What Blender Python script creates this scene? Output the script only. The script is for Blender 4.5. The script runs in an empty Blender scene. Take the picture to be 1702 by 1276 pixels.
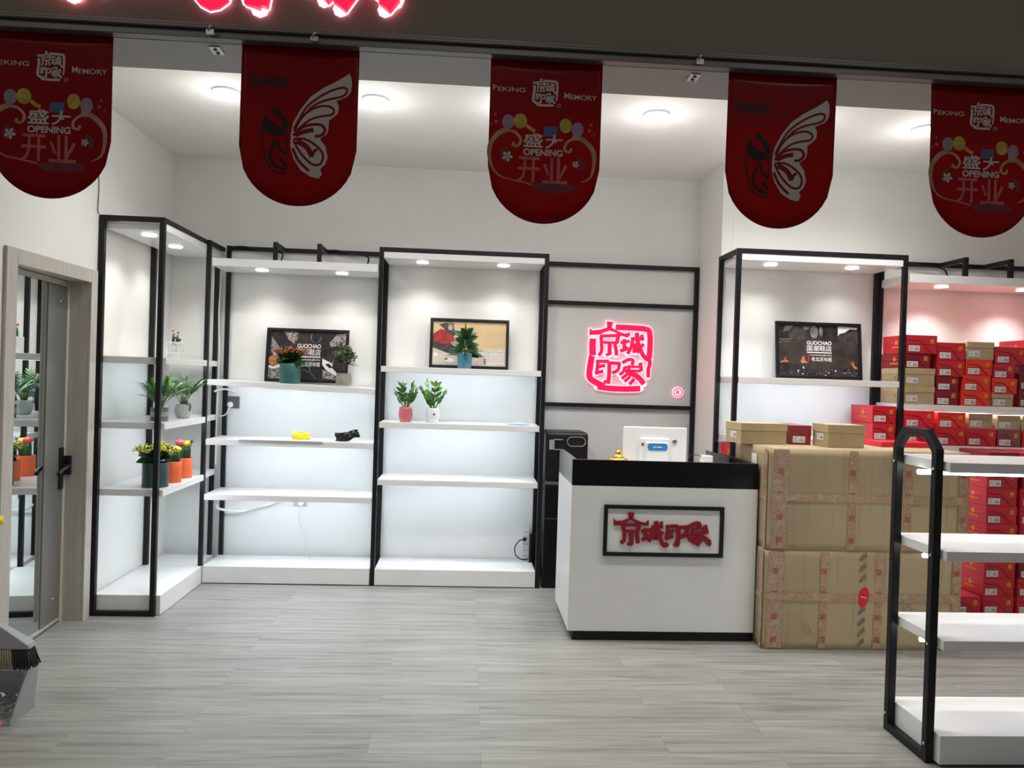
import bpy, bmesh, math, random
from mathutils import Vector, Matrix
random.seed(7)
SC = bpy.context.scene
COL = SC.collection
PI = math.pi

# ------------------------------------------------------------------ camera
F_PX, YAW, PITCH, ROLL, EYE = 1241.2, 0.0597, -0.0077, 0.0315, 1.502
fw = Vector((math.sin(YAW)*math.cos(PITCH), math.cos(YAW)*math.cos(PITCH), math.sin(PITCH)))
rt0 = Vector((math.cos(YAW), -math.sin(YAW), 0)); up0 = rt0.cross(fw)
rt = rt0*math.cos(ROLL) + up0*math.sin(ROLL); up = up0*math.cos(ROLL) - rt0*math.sin(ROLL)
cam_d = bpy.data.cameras.new('camera'); cam = bpy.data.objects.new('camera', cam_d); COL.objects.link(cam)
cam_d.sensor_width = 36; cam_d.lens = F_PX/1702*36; cam_d.clip_start = .05
M = Matrix((rt, up, -fw)).transposed().to_4x4(); M.translation = (0, 0, EYE); cam.matrix_world = M
SC.camera = cam
def ray(u, v): return fw + rt*((u-851)/F_PX) + up*((638-v)/F_PX)
def atY(u, v, Y): k = ray(u, v); return Vector((0, 0, EYE)) + k*(Y/k.y)
def atX(u, v, X): k = ray(u, v); return Vector((0, 0, EYE)) + k*(X/k.x)
def atZ(u, v, Z): k = ray(u, v); return Vector((0, 0, EYE)) + k*((Z-EYE)/k.z)

# ------------------------------------------------------------------ world, exposure
w = bpy.data.worlds.new('mall_ambient'); SC.world = w; w.use_nodes = True
bg = w.node_tree.nodes['Background']; bg.inputs[0].default_value = (1.0, .96, .90, 1); bg.inputs[1].default_value = .11
SC.view_settings.view_transform = 'Standard'; SC.view_settings.look = 'None'
SC.view_settings.gamma = 1; SC.view_settings.exposure = .3; SC.view_settings.use_curve_mapping = False
K_CEIL, K_FILL, K_SPOT, K_LED = 42.0, 2.5, 7.2, 20.0
K_MALL = 9.0
def lamp(name, kind, loc, power, color=(1, .99, .945), parent=None, **kw):
    l = bpy.data.lights.new(name, kind); l.energy = power; l.color = color
    for k, v in kw.items(): setattr(l, k, v)
    o = bpy.data.objects.new(name, l); COL.objects.link(o); o.location = loc
    if parent: o.parent = parent
    return o

# ------------------------------------------------------------------ materials
MATS = {}
def mat(name, col, rough=.5, metal=0, emit=0, ecol=None, var=0, vscale=30, bump=0, bscale=80, spec=.5, coat=0, stretch=(1, 1, 1)):
    if name in MATS: return MATS[name]
    m = bpy.data.materials.new(name); m.use_nodes = True; nt = m.node_tree; b = nt.nodes['Principled BSDF']
    b.inputs['Base Color'].default_value = (*col, 1); b.inputs['Roughness'].default_value = rough
    b.inputs['Metallic'].default_value = metal; b.inputs['Specular IOR Level'].default_value = spec
    b.inputs['Coat Weight'].default_value = coat
    if emit:
        b.inputs['Emission Color'].default_value = (*(ecol or col), 1); b.inputs['Emission Strength'].default_value = emit
    tc = nt.nodes.new('ShaderNodeTexCoord'); mp = nt.nodes.new('ShaderNodeMapping'); mp.inputs['Scale'].default_value = stretch
    nt.links.new(tc.outputs['Object'], mp.inputs[0])
    nz = nt.nodes.new('ShaderNodeTexNoise'); nz.inputs['Scale'].default_value = vscale; nz.inputs['Detail'].default_value = 4
    nt.links.new(mp.outputs[0], nz.inputs['Vector'])
    v = var or .015
    rp = nt.nodes.new('ShaderNodeValToRGB'); e = rp.color_ramp.elements
    e[0].position = .3; e[1].position = .7
    e[0].color = (*[max(0, c*(1-v)) for c in col], 1); e[1].color = (*[min(1, c*(1+v)) for c in col], 1)
    nt.links.new(nz.outputs['Fac'], rp.inputs[0]); nt.links.new(rp.outputs[0], b.inputs['Base Color'])
    if bump:
        n2 = nt.nodes.new('ShaderNodeTexNoise'); n2.inputs['Scale'].default_value = bscale; nt.links.new(mp.outputs[0], n2.inputs['Vector'])
        bp = nt.nodes.new('ShaderNodeBump'); bp.inputs['Strength'].default_value = bump; bp.inputs['Distance'].default_value = .01
        nt.links.new(n2.outputs['Fac'], bp.inputs['Height']); nt.links.new(bp.outputs[0], b.inputs['Normal'])
    MATS[name] = m; return m

WALL = mat('wall_paint', (.80, .80, .775), .7, var=.02, vscale=3, bump=.03)
CEIL = mat('ceiling_paint', (.87, .86, .84), .7, var=.02, vscale=3)
LAM = mat('white_laminate', (.80, .80, .80), .28, var=.02, vscale=4)
PANEL = mat('white_back_board', (.80, .80, .79), .4, var=.02, vscale=3)
SIGNP = mat('grey_white_board', (.62, .62, .61), .45, var=.02, vscale=3)
BLACK = mat('black_steel', (.009, .009, .010), .42, var=.2, spec=.28)
BLKG = mat('black_gloss_laminate', (.005, .005, .006), .3, var=.2, spec=.25)
BLKP = mat('black_plastic', (.010, .010, .012), .38, var=.2, spec=.3)
DGREY = mat('dark_grey_plastic', (.10, .10, .11), .4)
GREY = mat('grey_plastic', (.32, .33, .34), .45)
SILV = mat('brushed_metal', (.55, .55, .55), .3, 1)
CHROME = mat('screw_metal', (.8, .8, .8), .15, 1)
WHITE = mat('white_plastic', (.78, .78, .78), .35)
CABLEW = mat('white_cable', (.72, .72, .70), .5)
LED = mat('led_tube', (1, 1, 1), .5, emit=K_LED, ecol=(.80, .91, 1))
LEDB = mat('led_tube_bare', (1, 1, 1), .5, emit=11, ecol=(.95, .98, 1))
BULB = mat('downlight_lens', (1, 1, 1), .5, emit=9, ecol=(1, .97, .93))
FASC = mat('fascia_panel', (.17, .15, .125), .5, var=.05, vscale=2, spec=.25)
ALU = mat('aluminium_rail', (.15, .145, .135), .4, .5)
SOFF = mat('soffit_panel', (.34, .33, .32), .5)
BAN = mat('red_banner_vinyl', (.17, .0012, .004), .24, var=.05, vscale=6, bump=.02, bscale=4, spec=.2)
def see_through(m, f, col):
    N, L = m.node_tree.nodes, m.node_tree.links; o = N['Material Output']; b = N['Principled BSDF']
    t = N.new('ShaderNodeBsdfTranslucent'); t.inputs[0].default_value = (*col, 1); x = N.new('ShaderNodeMixShader'); x.inputs[0].default_value = f
    L.new(b.outputs[0], x.inputs[1]); L.new(t.outputs[0], x.inputs[2]); L.new(x.outputs[0], o.inputs[0])
see_through(BAN, .35, (.5, .01, .012))
BWHITE = mat('banner_white_print', (.40, .365, .345), .3)
BBLACK = mat('banner_black_print', (.010, .003, .004), .35, spec=.25)
BDRED = mat('banner_red_print', (.17, .0012, .004), .25, spec=.2)
BGOLD = mat('banner_gold_print', (.33, .17, .09), .3, var=.35, vscale=20)
BPINK = mat('banner_pink_print', (.38, .07, .07), .3, var=.3, vscale=25)
BYEL = mat('banner_yellow_print', (.34, .24, .02), .3, var=.3, vscale=30)
BLIL = mat('banner_lilac_print', (.22, .15, .22), .3, var=.25, vscale=30)
BBLUE = mat('banner_blue_print', (.03, .07, .17), .3)
BMAR = mat('banner_maroon_print', (.12, .004, .012), .3, var=.3, vscale=25)
LOGOR = mat('red_acrylic', (.27, .003, .016), .4)
SEALR = mat('lit_red_acrylic', (.9, .005, .05), .4, emit=1.0, ecol=(1, .003, .045))
SEALH = mat('lit_pink_edge', (1, .5, .6), .4, emit=1.3, ecol=(1, .42, .52))
SIGNH = mat('lit_halo_edge', (1, .6, .65), .4, emit=1.8, ecol=(1, .42, .5))
RED = mat('red_card', (.52, .014, .03), .42, var=.06, vscale=10)
REDO = mat('orange_red_card', (.72, .035, .018), .42, var=.06, vscale=10)
REDB = mat('bright_red_card', (.70, .012, .03), .42, var=.06, vscale=10)
MAROON = mat('maroon_card', (.24, .008, .022), .35, var=.06, vscale=10)
WRAP = mat('wrapped_maroon_card', (.17, .008, .022), .12, var=.1, vscale=10, bump=.5, bscale=25, coat=1)
WAVE = mat('dark_red_print', (.19, .004, .012), .45)
GOLD = mat('gold_print', (.85, .32, .02), .4)
GOLDM = mat('polished_gold', (.80, .52, .10), .22, 1)
KRAFT = mat('kraft_card', (.40, .305, .175), .7, var=.08, vscale=12, bump=.05)
KRAFTL = mat('kraft_lid_card', (.44, .335, .195), .7, var=.08, vscale=12, bump=.05)
KRAFTD = mat('kraft_print', (.13, .08, .035), .7)
LABELW = mat('label_paper', (.74, .72, .68), .6)
INK = mat('label_ink', (.16, .16, .15), .6)
SOIL = mat('potting_soil', (.03, .022, .016), .95, var=.5, vscale=150, bump=.5)
LEAFD = mat('dark_green_leaf', (.022, .075, .02), .38, var=.45, vscale=25)
LEAFM = mat('mid_green_leaf', (.045, .145, .022), .4, var=.4, vscale=25)
LEAFL = mat('light_green_leaf', (.12, .30, .035), .4, var=.35, vscale=25)
LEAFG = mat('grey_green_leaf', (.06, .085, .035), .5, var=.5, vscale=40)
STEM = mat('green_stem', (.10, .17, .05), .5, var=.3)
WOODST = mat('brown_stem', (.12, .09, .05), .7, var=.3)
PINKF = mat('pink_flower', (.65, .12, .2), .5, var=.3, vscale=80)
REDF = mat('red_flower', (.50, .03, .02), .5, var=.5, vscale=80)
YELF = mat('yellow_flower', (.78, .60, .03), .5, var=.3, vscale=80)
CORAL = mat('coral_cactus_cap', (.80, .10, .07), .5, var=.3, vscale=60)
PTEAL = mat('dark_teal_ceramic', (.018, .062, .062), .4, var=.1)
PTEAL2 = mat('teal_ceramic', (.035, .125, .115), .4, var=.1)
PORAN = mat('orange_ceramic', (.76, .13, .035), .45, var=.05)
PWHITE = mat('white_ceramic', (.75, .75, .73), .2)
PGREY = mat('pale_grey_ceramic', (.46, .46, .45), .35, var=.08)
PBLUE = mat('blue_ceramic', (.07, .23, .32), .22, var=.12)
PPINK = mat('pink_ceramic', (.56, .13, .15), .22, var=.08)
PDARK = mat('grey_green_ceramic', (.13, .15, .13), .4, var=.2)
PRIB = mat('ribbed_grey_ceramic', (.30, .28, .24), .5, var=.15)
YTAPE = mat('yellow_tape', (.85, .68, .0), .35)
PAPER = mat('white_paper_board', (.82, .82, .83), .5)
MASKB = mat('pale_blue_fabric', (.42, .62, .72), .7)
PINKP = mat('pink_plastic', (.65, .13, .25), .4)
BRISD = mat('dark_bristle', (.02, .02, .02), .7, var=.5, vscale=200)
BRISL = mat('cream_bristle', (.33, .30, .20), .7, var=.4, vscale=200)
BLUEL = mat('blue_sticker', (.03, .20, .52), .35)
POSD = mat('dark_poster_print', (.028, .024, .024), .3, var=.6, vscale=14)
POSW = mat('white_poster_print', (.75, .74, .72), .4)
POSG = mat('pebble_poster_print', (.20, .175, .175), .4, var=1.5, vscale=75)
POSB = mat('brown_poster_print', (.045, .034, .03), .35, var=.5, vscale=9)
POSO = mat('orange_poster_print', (.42, .15, .05), .4, var=.5, vscale=60)
POSBEI = mat('beige_poster_print', (.58, .42, .24), .4, var=.12, vscale=6)
POSFLR = mat('pale_floor_poster_print', (.55, .49, .43), .4, var=.2, vscale=10)
POSRED = mat('red_coat_poster_print', (.36, .02, .025), .4, var=.4, vscale=25)
POSBRN = mat('dark_skirt_poster_print', (.045, .04, .04), .4, var=.6, vscale=25)
POSSKIN = mat('skin_poster_print', (.5, .30, .24), .4)
POSGRY = mat('grey_poster_print', (.15, .15, .145), .35, var=.5, vscale=25)

def nodes(m): return m.node_tree.nodes, m.node_tree.links
def floor_mat():
    m = bpy.data.materials.new('vinyl_plank_floor'); m.use_nodes = True; N, L = nodes(m); b = N['Principled BSDF']
    tc = N.new('ShaderNodeTexCoord')
    br = N.new('ShaderNodeTexBrick'); br.inputs['Scale'].default_value = 1; br.inputs['Brick Width'].default_value = 1.22
    br.inputs['Row Height'].default_value = .152; br.inputs['Mortar Size'].default_value = .0011; br.offset = .37; br.offset_frequency = 3
    br.inputs['Color1'].default_value = (0, 0, 0, 1); br.inputs['Color2'].default_value = (1, 1, 1, 1); br.inputs['Mortar'].default_value = (.5, .5, .5, 1)
    L.new(tc.outputs['Object'], br.inputs['Vector'])
    off = N.new('ShaderNodeVectorMath'); off.operation = 'SCALE'; off.inputs['Scale'].default_value = 7
    L.new(br.outputs['Color'], off.inputs[0])
    ad = N.new('ShaderNodeVectorMath'); ad.operation = 'ADD'; L.new(tc.outputs['Object'], ad.inputs[0]); L.new(off.outputs[0], ad.inputs[1])
    mp = N.new('ShaderNodeMapping'); mp.inputs['Scale'].default_value = (1.1, 20, 1); L.new(ad.outputs[0], mp.inputs[0])
    n1 = N.new('ShaderNodeTexNoise'); n1.inputs['Scale'].default_value = 1.6; n1.inputs['Detail'].default_value = 7; n1.inputs['Roughness'].default_value = .62; n1.inputs['Distortion'].default_value = .5
    L.new(mp.outputs[0], n1.inputs['Vector'])
    r = N.new('ShaderNodeValToRGB'); e = r.color_ramp.elements
    e[0].position = .30; e[0].color = (.172, .168, .156, 1); e[1].position = .68; e[1].color = (.36, .357, .338, 1)
    x = r.color_ramp.elements.new(.46); x.color = (.272, .268, .252, 1)
    L.new(n1.outputs['Fac'], r.inputs[0])
    mx = N.new('ShaderNodeMixRGB'); mx.blend_type = 'MULTIPLY'
    tint = N.new('ShaderNodeValToRGB'); tint.color_ramp.elements[0].color = (.88, .88, .87, 1); tint.color_ramp.elements[1].color = (1, 1, .99, 1)
    L.new(br.outputs['Color'], tint.inputs[0]); mx.inputs[0].default_value = 1; L.new(r.outputs[0], mx.inputs[1]); L.new(tint.outputs[0], mx.inputs[2])
    mj = N.new('ShaderNodeMixRGB'); mj.blend_type = 'MIX'; L.new(br.outputs['Fac'], mj.inputs[0]); L.new(mx.outputs[0], mj.inputs[1]); mj.inputs[2].default_value = (.20, .19, .175, 1)
    L.new(mj.outputs[0], b.inputs['Base Color']); b.inputs['Roughness'].default_value = .42; b.inputs['Specular IOR Level'].default_value = .35
    return m
def mirror_mat():
    m = bpy.data.materials.new('mirror_glass'); m.use_nodes = True; N, L = nodes(m)
    b = N['Principled BSDF']; b.inputs['Base Color'].default_value = (.74, .80, .78, 1); b.inputs['Metallic'].default_value = 1; b.inputs['Roughness'].default_value = .015
    return m
def wood_frame_mat():
    return mat('pale_door_wood', (.50, .47, .42), .45, var=.10, vscale=5, stretch=(14, 14, 1))
def door_metal(): return mat('grey_door_stile', (.22, .22, .21), .35, .3, var=.08, vscale=6, stretch=(30, 30, 1))
def tape_mat(name, kraft, red):
    m = bpy.data.materials.new(name); m.use_nodes = True; N, L = nodes(m); b = N['Principled BSDF']
    tc = N.new('ShaderNodeTexCoord'); v = N.new('ShaderNodeTexVoronoi'); v.inputs['Scale'].default_value = 150; L.new(tc.outputs['Object'], v.inputs['Vector'])
    n = N.new('ShaderNodeTexNoise'); n.inputs['Scale'].default_value = 22; L.new(tc.outputs['Object'], n.inputs['Vector'])
    lt = N.new('ShaderNodeMath'); lt.operation = 'LESS_THAN'; lt.inputs[1].default_value = .5; L.new(v.outputs['Distance'], lt.inputs[0])
    gt = N.new('ShaderNodeMath'); gt.operation = 'GREATER_THAN'; gt.inputs[1].default_value = .40; L.new(n.outputs['Fac'], gt.inputs[0])
    mu = N.new('ShaderNodeMath'); mu.operation = 'MULTIPLY'; L.new(lt.outputs[0], mu.inputs[0]); L.new(gt.outputs[0], mu.inputs[1])
    s = N.new('ShaderNodeMath'); s.operation = 'MULTIPLY'; s.inputs[1].default_value = .62; L.new(mu.outputs[0], s.inputs[0])
    mx = N.new('ShaderNodeMixRGB'); L.new(s.outputs[0], mx.inputs[0]); mx.inputs[1].default_value = (*kraft, 1); mx.inputs[2].default_value = (*red, 1)
    L.new(mx.outputs[0], b.inputs['Base Color']); b.inputs['Roughness'].default_value = .22
    bp = N.new('ShaderNodeBump'); bp.inputs['Strength'].default_value = .3; n3 = N.new('ShaderNodeTexNoise'); n3.inputs['Scale'].default_value = 60
    L.new(tc.outputs['Object'], n3.inputs['Vector']); L.new(n3.outputs['Fac'], bp.inputs['Height']); L.new(bp.outputs[0], b.inputs['Normal'])
    MATS[name] = m; return m
def carton_mat():
    m = mat('carton_board', (.40, .31, .18), .65, var=.10, vscale=1.6, bump=.12, bscale=7)
    N, L = nodes(m); b = N['Principled BSDF']
    tc = N.new('ShaderNodeTexCoord'); mp = N.new('ShaderNodeMapping'); mp.inputs['Scale'].default_value = (1, 1, .03); L.new(tc.outputs['Object'], mp.inputs[0])
    nz = N.new('ShaderNodeTexNoise'); nz.inputs['Scale'].default_value = 26; L.new(mp.outputs[0], nz.inputs['Vector'])
    rp = N.new('ShaderNodeValToRGB'); rp.color_ramp.elements[0].position = .25; rp.color_ramp.elements[0].color = (.72, .72, .72, 1); rp.color_ramp.elements[1].position = .42
    L.new(nz.outputs['Fac'], rp.inputs[0])
    old = b.inputs['Base Color'].links[0].from_socket
    mx = N.new('ShaderNodeMixRGB'); mx.blend_type = 'MULTIPLY'; mx.inputs[0].default_value = 1
    L.new(old, mx.inputs[1]); L.new(rp.outputs[0], mx.inputs[2]); L.new(mx.outputs[0], b.inputs['Base Color'])
    return m
FLOOR, MIRROR, DWOOD, DSTILE = floor_mat(), mirror_mat(), wood_frame_mat(), door_metal()
CARTON = carton_mat()
TAPE = tape_mat('printed_packing_tape', (.42, .315, .19), (.29, .085, .05))
CTAPE = tape_mat('crinkled_clear_tape', (.43, .32, .21), (.29, .09, .06))

# ------------------------------------------------------------------ mesh builder
TXT = {}
def textgeo(s, bold=0.0):
    k = (s, bold)
    if k in TXT: return TXT[k]
    c = bpy.data.curves.new('lettering', 'FONT'); c.body = s; c.offset = bold
    o = bpy.data.objects.new('lettering', c); COL.objects.link(o)
    bpy.context.view_layer.update()
    me = bpy.data.meshes.new_from_object(o.evaluated_get(bpy.context.evaluated_depsgraph_get()))
    vs = [(v.co.x, v.co.y) for v in me.vertices]; fs = [tuple(p.vertices) for p in me.polygons]
    bpy.data.objects.remove(o); bpy.data.curves.remove(c); bpy.data.meshes.remove(me)
    TXT[k] = (vs, fs); return TXT[k]

class MB:
    def __init__(s, org=(0, 0, 0)): s.v = []; s.f = []; s.m = []; s.sm = []; s.o = Vector(org)
    def add(s, vs, fs, m=0, smooth=False):
        n = len(s.v); s.v += [Vector(p)-s.o for p in vs]
        for f in fs: s.f.append(tuple(n+i for i in f)); s.m.append(m); s.sm.append(smooth)
    def box(s, x0, y0, z0, x1, y1, z1, m=0):
        x0, x1 = sorted((x0, x1)); y0, y1 = sorted((y0, y1)); z0, z1 = sorted((z0, z1))
        s.add([(x0, y0, z0), (x1, y0, z0), (x1, y1, z0), (x0, y1, z0), (x0, y0, z1), (x1, y0, z1), (x1, y1, z1), (x0, y1, z1)],
              [(0, 3, 2, 1), (4, 5, 6, 7), (0, 1, 5, 4), (1, 2, 6, 5), (2, 3, 7, 6), (3, 0, 4, 7)], m)
    def lathe(s, prof, c=(0, 0, 0), n=28, m=0, squash=None, ribs=0, ribd=0, smooth=True):
        vs = []; fs = []
        for r, z in prof:
            for i in range(n):
                a = 2*PI*i/n; rr = r*(1+(ribd*math.cos(a*ribs) if ribs else 0))
                x, y = math.cos(a)*rr, math.sin(a)*rr
                if squash: x *= squash[0]; y *= squash[1]
                vs.append((c[0]+x, c[1]+y, c[2]+z))
        for j in range(len(prof)-1):
            for i in range(n): fs.append((j*n+i, j*n+(i+1) % n, (j+1)*n+(i+1) % n, (j+1)*n+i))
        if prof[0][0] > 1e-6: fs.append(tuple(range(n-1, -1, -1)))
        if prof[-1][0] > 1e-6: fs.append(tuple((len(prof)-1)*n+i for i in range(n)))
        s.add(vs, fs, m, smooth)
    def tube(s, pts, r, n=8, m=0, flat=None):
        pts = [Vector(p) for p in pts]; rs = r if isinstance(r, (list, tuple)) else [r]*len(pts)
        vs = []; fs = []; prev = None
        for i, p in enumerate(pts):
            t = (pts[min(i+1, len(pts)-1)]-pts[max(i-1, 0)]).normalized()
            if prev is None: a = t.orthogonal().normalized()
            else:
                a = prev - t*prev.dot(t); a = a.normalized() if a.length > 1e-6 else t.orthogonal().normalized()
            prev = a; b = t.cross(a)
            for k in range(n):
                th = 2*PI*k/n; vs.append(p + (a*math.cos(th)+b*math.sin(th))*rs[i])
        for i in range(len(pts)-1):
            for k in range(n): fs.append((i*n+k, i*n+(k+1) % n, (i+1)*n+(k+1) % n, (i+1)*n+k))
        fs.append(tuple(range(n-1, -1, -1))); fs.append(tuple((len(pts)-1)*n+k for k in range(n)))
        s.add(vs, fs, m, True)
    def ball(s, c, r, m=0, n=8, sq=(1, 1, 1)):
        k = max(3, n//2); prof = [(max(1e-7, math.sin(PI*j/k)*r), -math.cos(PI*j/k)*r*sq[2]) for j in range(k+1)]
        s.lathe(prof, c, n, m, squash=sq[:2])
    def leaf(s, base, d, length, width, droop=.3, m=0, nrm=(0, 0, 1), segs=5, fold=.15, tip=1.0):
        d = Vector(d).normalized(); side = d.cross(Vector(nrm))
        side = side.normalized() if side.length > 1e-4 else Vector((1, 0, 0)); upv = side.cross(d)
        p = Vector(base); vs = []; fs = []
        for i in range(segs+1):
            t = i/segs; wd = width*.5*(math.sin(PI*min(1, t**.8))**.8 if 0 < t < 1 else .06)*tip
            vs += [p - side*wd + upv*wd*fold*2, p, p + side*wd + upv*wd*fold*2]
            d = (d + Vector((0, 0, -droop/segs))).normalized(); p = p + d*(length/segs); upv = side.cross(d)
        for i in range(segs):
            a = i*3; fs += [(a, a+1, a+4, a+3), (a+1, a+2, a+5, a+4)]
        s.add(vs, fs, m, True)
    def poly(s, fn, pts, h0, h1=None, m=0):
        if h1 is None: s.add([fn(u, v, h0) for u, v in pts], [tuple(range(len(pts)))], m); return
        n = len(pts); vs = [fn(u, v, h0) for u, v in pts] + [fn(u, v, h1) for u, v in pts]
        fs = [tuple(range(n)), tuple(range(2*n-1, n-1, -1))] + [(i, (i+1) % n, n+(i+1) % n, n+i) for i in range(n)]
        s.add(vs, fs, m)
    def ribbon(s, fn, pts, w, h0, h1=None, m=0, taper=(1, 1)):
        pts = smooth2(pts) if len(pts) > 2 else pts
        n = len(pts); L = []; R = []
        for i, (x, y) in enumerate(pts):
            ax, ay = pts[max(0, i-1)]; bx, by = pts[min(n-1, i+1)]
            dx, dy = bx-ax, by-ay; q = math.hypot(dx, dy) or 1; t = i/(n-1)
            ww = w*.5*((taper[0]*(1-t*2)+t*2) if t < .5 else (1+(taper[1]-1)*(t*2-1)))
            L.append((x-dy/q*ww, y+dx/q*ww)); R.append((x+dy/q*ww, y-dx/q*ww))
        for i in range(n-1): s.poly(fn, [L[i], L[i+1], R[i+1], R[i]], h0, h1, m)
    def text(s, fn, txt, box, h, m=0, bold=0.0, keep=False):
        vs, fs = textgeo(txt, bold); x0 = min(v[0] for v in vs); x1 = max(v[0] for v in vs); y0 = min(v[1] for v in vs); y1 = max(v[1] for v in vs)
        u0, v0, u1, v1 = box; sx = (u1-u0)/(x1-x0); sy = (v1-v0)/(y1-y0)
        s.add([fn(u0+(x-x0)*sx, v1-(y-y0)*sy, h) for x, y in vs], fs, m)
    def build(s, name, mats, parent=None, bevel=0, loc=None, norm=True, seg=2, weld=0):
        me = bpy.data.meshes.new(name); me.from_pydata(s.v, [], s.f)
        for q in (mats if isinstance(mats, (list, tuple)) else [mats]): me.materials.append(q)
        for p, mi, sm in zip(me.polygons, s.m, s.sm): p.material_index = mi; p.use_smooth = sm
        if norm:
            bm = bmesh.new(); bm.from_mesh(me)
            if weld: bmesh.ops.remove_doubles(bm, verts=bm.verts, dist=weld)
            bmesh.ops.recalc_face_normals(bm, faces=bm.faces); bm.to_mesh(me); bm.free()
        o = bpy.data.objects.new(name, me); COL.objects.link(o)
        if parent: o.parent = parent
        else: o.location = s.o
        if loc: o.location = loc
        if bevel:
            b = o.modifiers.new('bevel', 'BEVEL'); b.width = bevel; b.segments = seg; b.limit_method = 'ANGLE'; b.angle_limit = .7
        return o
def smooth2(pts, k=3):
    out = []; n = len(pts)
    for i in range(n-1):
        p0, p1, p2, p3 = pts[max(0, i-1)], pts[i], pts[i+1], pts[min(n-1, i+2)]
        for j in range(k):
            t = j/k; out.append(tuple(.5*(2*b+(c-a)*t+(2*a-5*b+4*c-d)*t*t+(3*b-a-3*c+d)*t**3) for a, b, c, d in zip(p0, p1, p2, p3)))
    out.append(pts[-1]); return out
def smooth3(pts, k=5):
    return [Vector(p) for p in smooth2([tuple(p) for p in pts], k)]

def tag(o, label, cat, group=None, kind=None):
    o['label'] = label; o['category'] = cat
    if group: o['group'] = group
    if kind: o['kind'] = kind
    return o
def thing(name, label, cat, loc=(0, 0, 0), rz=0, group=None, rot=None):
    o = bpy.data.objects.new(name, None); COL.objects.link(o); o.location = loc; o.rotation_euler = rot or (0, 0, rz)
    o.empty_display_size = .05
    return tag(o, label, cat, group)
def struct(o, label=None, cat=None):
    o['kind'] = 'structure'
    if label: o['label'] = label
    if cat: o['category'] = cat
    return o

# ================================================================== SETTING
XL, YB, YR, XS, XR, ZC, YF = -2.223, 5.715, 5.18, 1.76, 4.55, 3.07, 2.47
def slab(name, x0, y0, z0, x1, y1, z1, m, label, cat, bevel=0):
    b = MB((x0, y0, z0)); b.box(x0, y0, z0, x1, y1, z1); return struct(b.build(name, m, bevel=bevel), label, cat)
slab('floor', -6, -2.5, -.06, 6, 6.1, 0, FLOOR, 'pale grey wood-look plank floor of the shop', 'floor')
slab('ceiling', -2.6, YF+.14, ZC, XR+.1, 6.1, ZC+.1, CEIL, 'plain white ceiling with round downlights', 'ceiling')
slab('wall_back', -2.6, YB, 0, XS+.1, YB+.12, ZC, WALL, 'white back wall behind shelving and sign panel', 'wall')
slab('wall_side', XS, YR+.001, 0, XS+.08, YB-.001, ZC, WALL, 'narrow white wall return beside the sign panel', 'wall')
slab('wall_rear', XS+.081, YR, 0, XR+.1, YR+.1, ZC, WALL, 'white wall behind the shoe box shelving', 'wall')
slab('wall_right', XR, YF+.15, 0, XR+.1, YR-.001, ZC, WALL, 'white side wall beyond the shoe box shelving', 'wall')
b = MB((XL, 0, 0))
DY0, DY1, DZ = 3.775, 4.505, 1.985
b.box(XL-.16, YF+.15, 0, XL, DY0-.012, ZC); b.box(XL-.16, DY1+.012, 0, XL, YB-.001, ZC); b.box(XL-.16, DY0-.012, DZ+.012, XL, DY1+.012, ZC)
struct(b.build('wall_left', WALL), 'white side wall with the mirrored door in it', 'wall')
# fascia over the shop front with its rail and soffit
b = MB((0, YF, 2.59)); b.box(-4, YF-.03, 2.60, 6, YF+.12, 4.2)
struct(b.build('wall_front', FASC), 'dark brown fascia panel above the shop opening', 'wall')
b = MB((0, YF, 2.55)); b.box(-4, YF+.012, 2.555, 6, YF+.25, 2.597)
struct(b.build('trim_2', SOFF), 'grey soffit strip under the fascia', 'soffit')
b = MB((0, YF, 2.55)); b.box(-4, YF-.035, 2.552, 6, YF+.002, 2.575); b.box(-4, YF-.05, 2.577, 6, YF, 2.586); b.box(-4, YF-.042, 2.588, 6, YF, 2.598)
struct(b.build('trim_1', ALU, bevel=.002), 'grey metal rail along the bottom edge of the fascia', 'rail')
# door with mirror pane
XM = -2.358
dr = bpy.data.objects.new('door_1', None); COL.objects.link(dr); dr.location = (XL, 4.1, 0)
struct(dr, 'mirrored door with pale wood casing and black lever handle', 'door')
o_ = (XL, 4.1, 0)
b = MB(o_); x0, x1 = XL+.001, XL+.018
b.box(x0, DY0-.075, 0, x1, DY0+.012, DZ+.075); b.box(x0, DY1-.0, 0, x1, DY1+.072, DZ+.075); b.box(x0, DY0+.012, DZ-.002, x1, DY1, DZ+.075)
b.build('door_casing', DWOOD, dr, bevel=.003)
b = MB(o_); b.box(XM-.02, DY1, 0, XL+.001, DY1+.011, DZ); b.box(XM-.02, DY0, DZ, XL+.001, DY1+.011, DZ+.011); b.box(XM-.02, DY0-.011, 0, XL+.001, DY0, DZ+.011)
b.box(XM-.004, DY1-.022, 0, XM+.03, DY1, DZ); b.build('door_jamb', DWOOD, dr)
lf = MB(o_); lf.box(XM-.03, DY0+.004, .012, XM-.004, DY1-.024, DZ-.004); leafd = lf.build('door_leaf', DSTILE, dr)
b = MB(o_); b.box(XM-.003, 4.262, .03, XM+.004, DY1-.024, DZ-.035); b.build('stile', DSTILE, dr)
b = MB(o_); b.box(XM-.003, DY0+.004, DZ-.033, XM+.006, DY1-.024, DZ-.004); b.box(XM-.003, DY0+.004, .012, XM+.006, DY1-.024, .028); b.build('rail', DWOOD, dr)
b = MB(o_); b.box(XM-.003, DY0+.006, .03, XM, 4.261, DZ-.035); b.build('mirror_pane', MIRROR, dr)
b = MB(o_); b.box(XM+.005, 4.435, .78, XM+.016, 4.478, 1.02); b.box(XM+.005, 4.478, .86, XM+.05, 4.50, .97)
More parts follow.
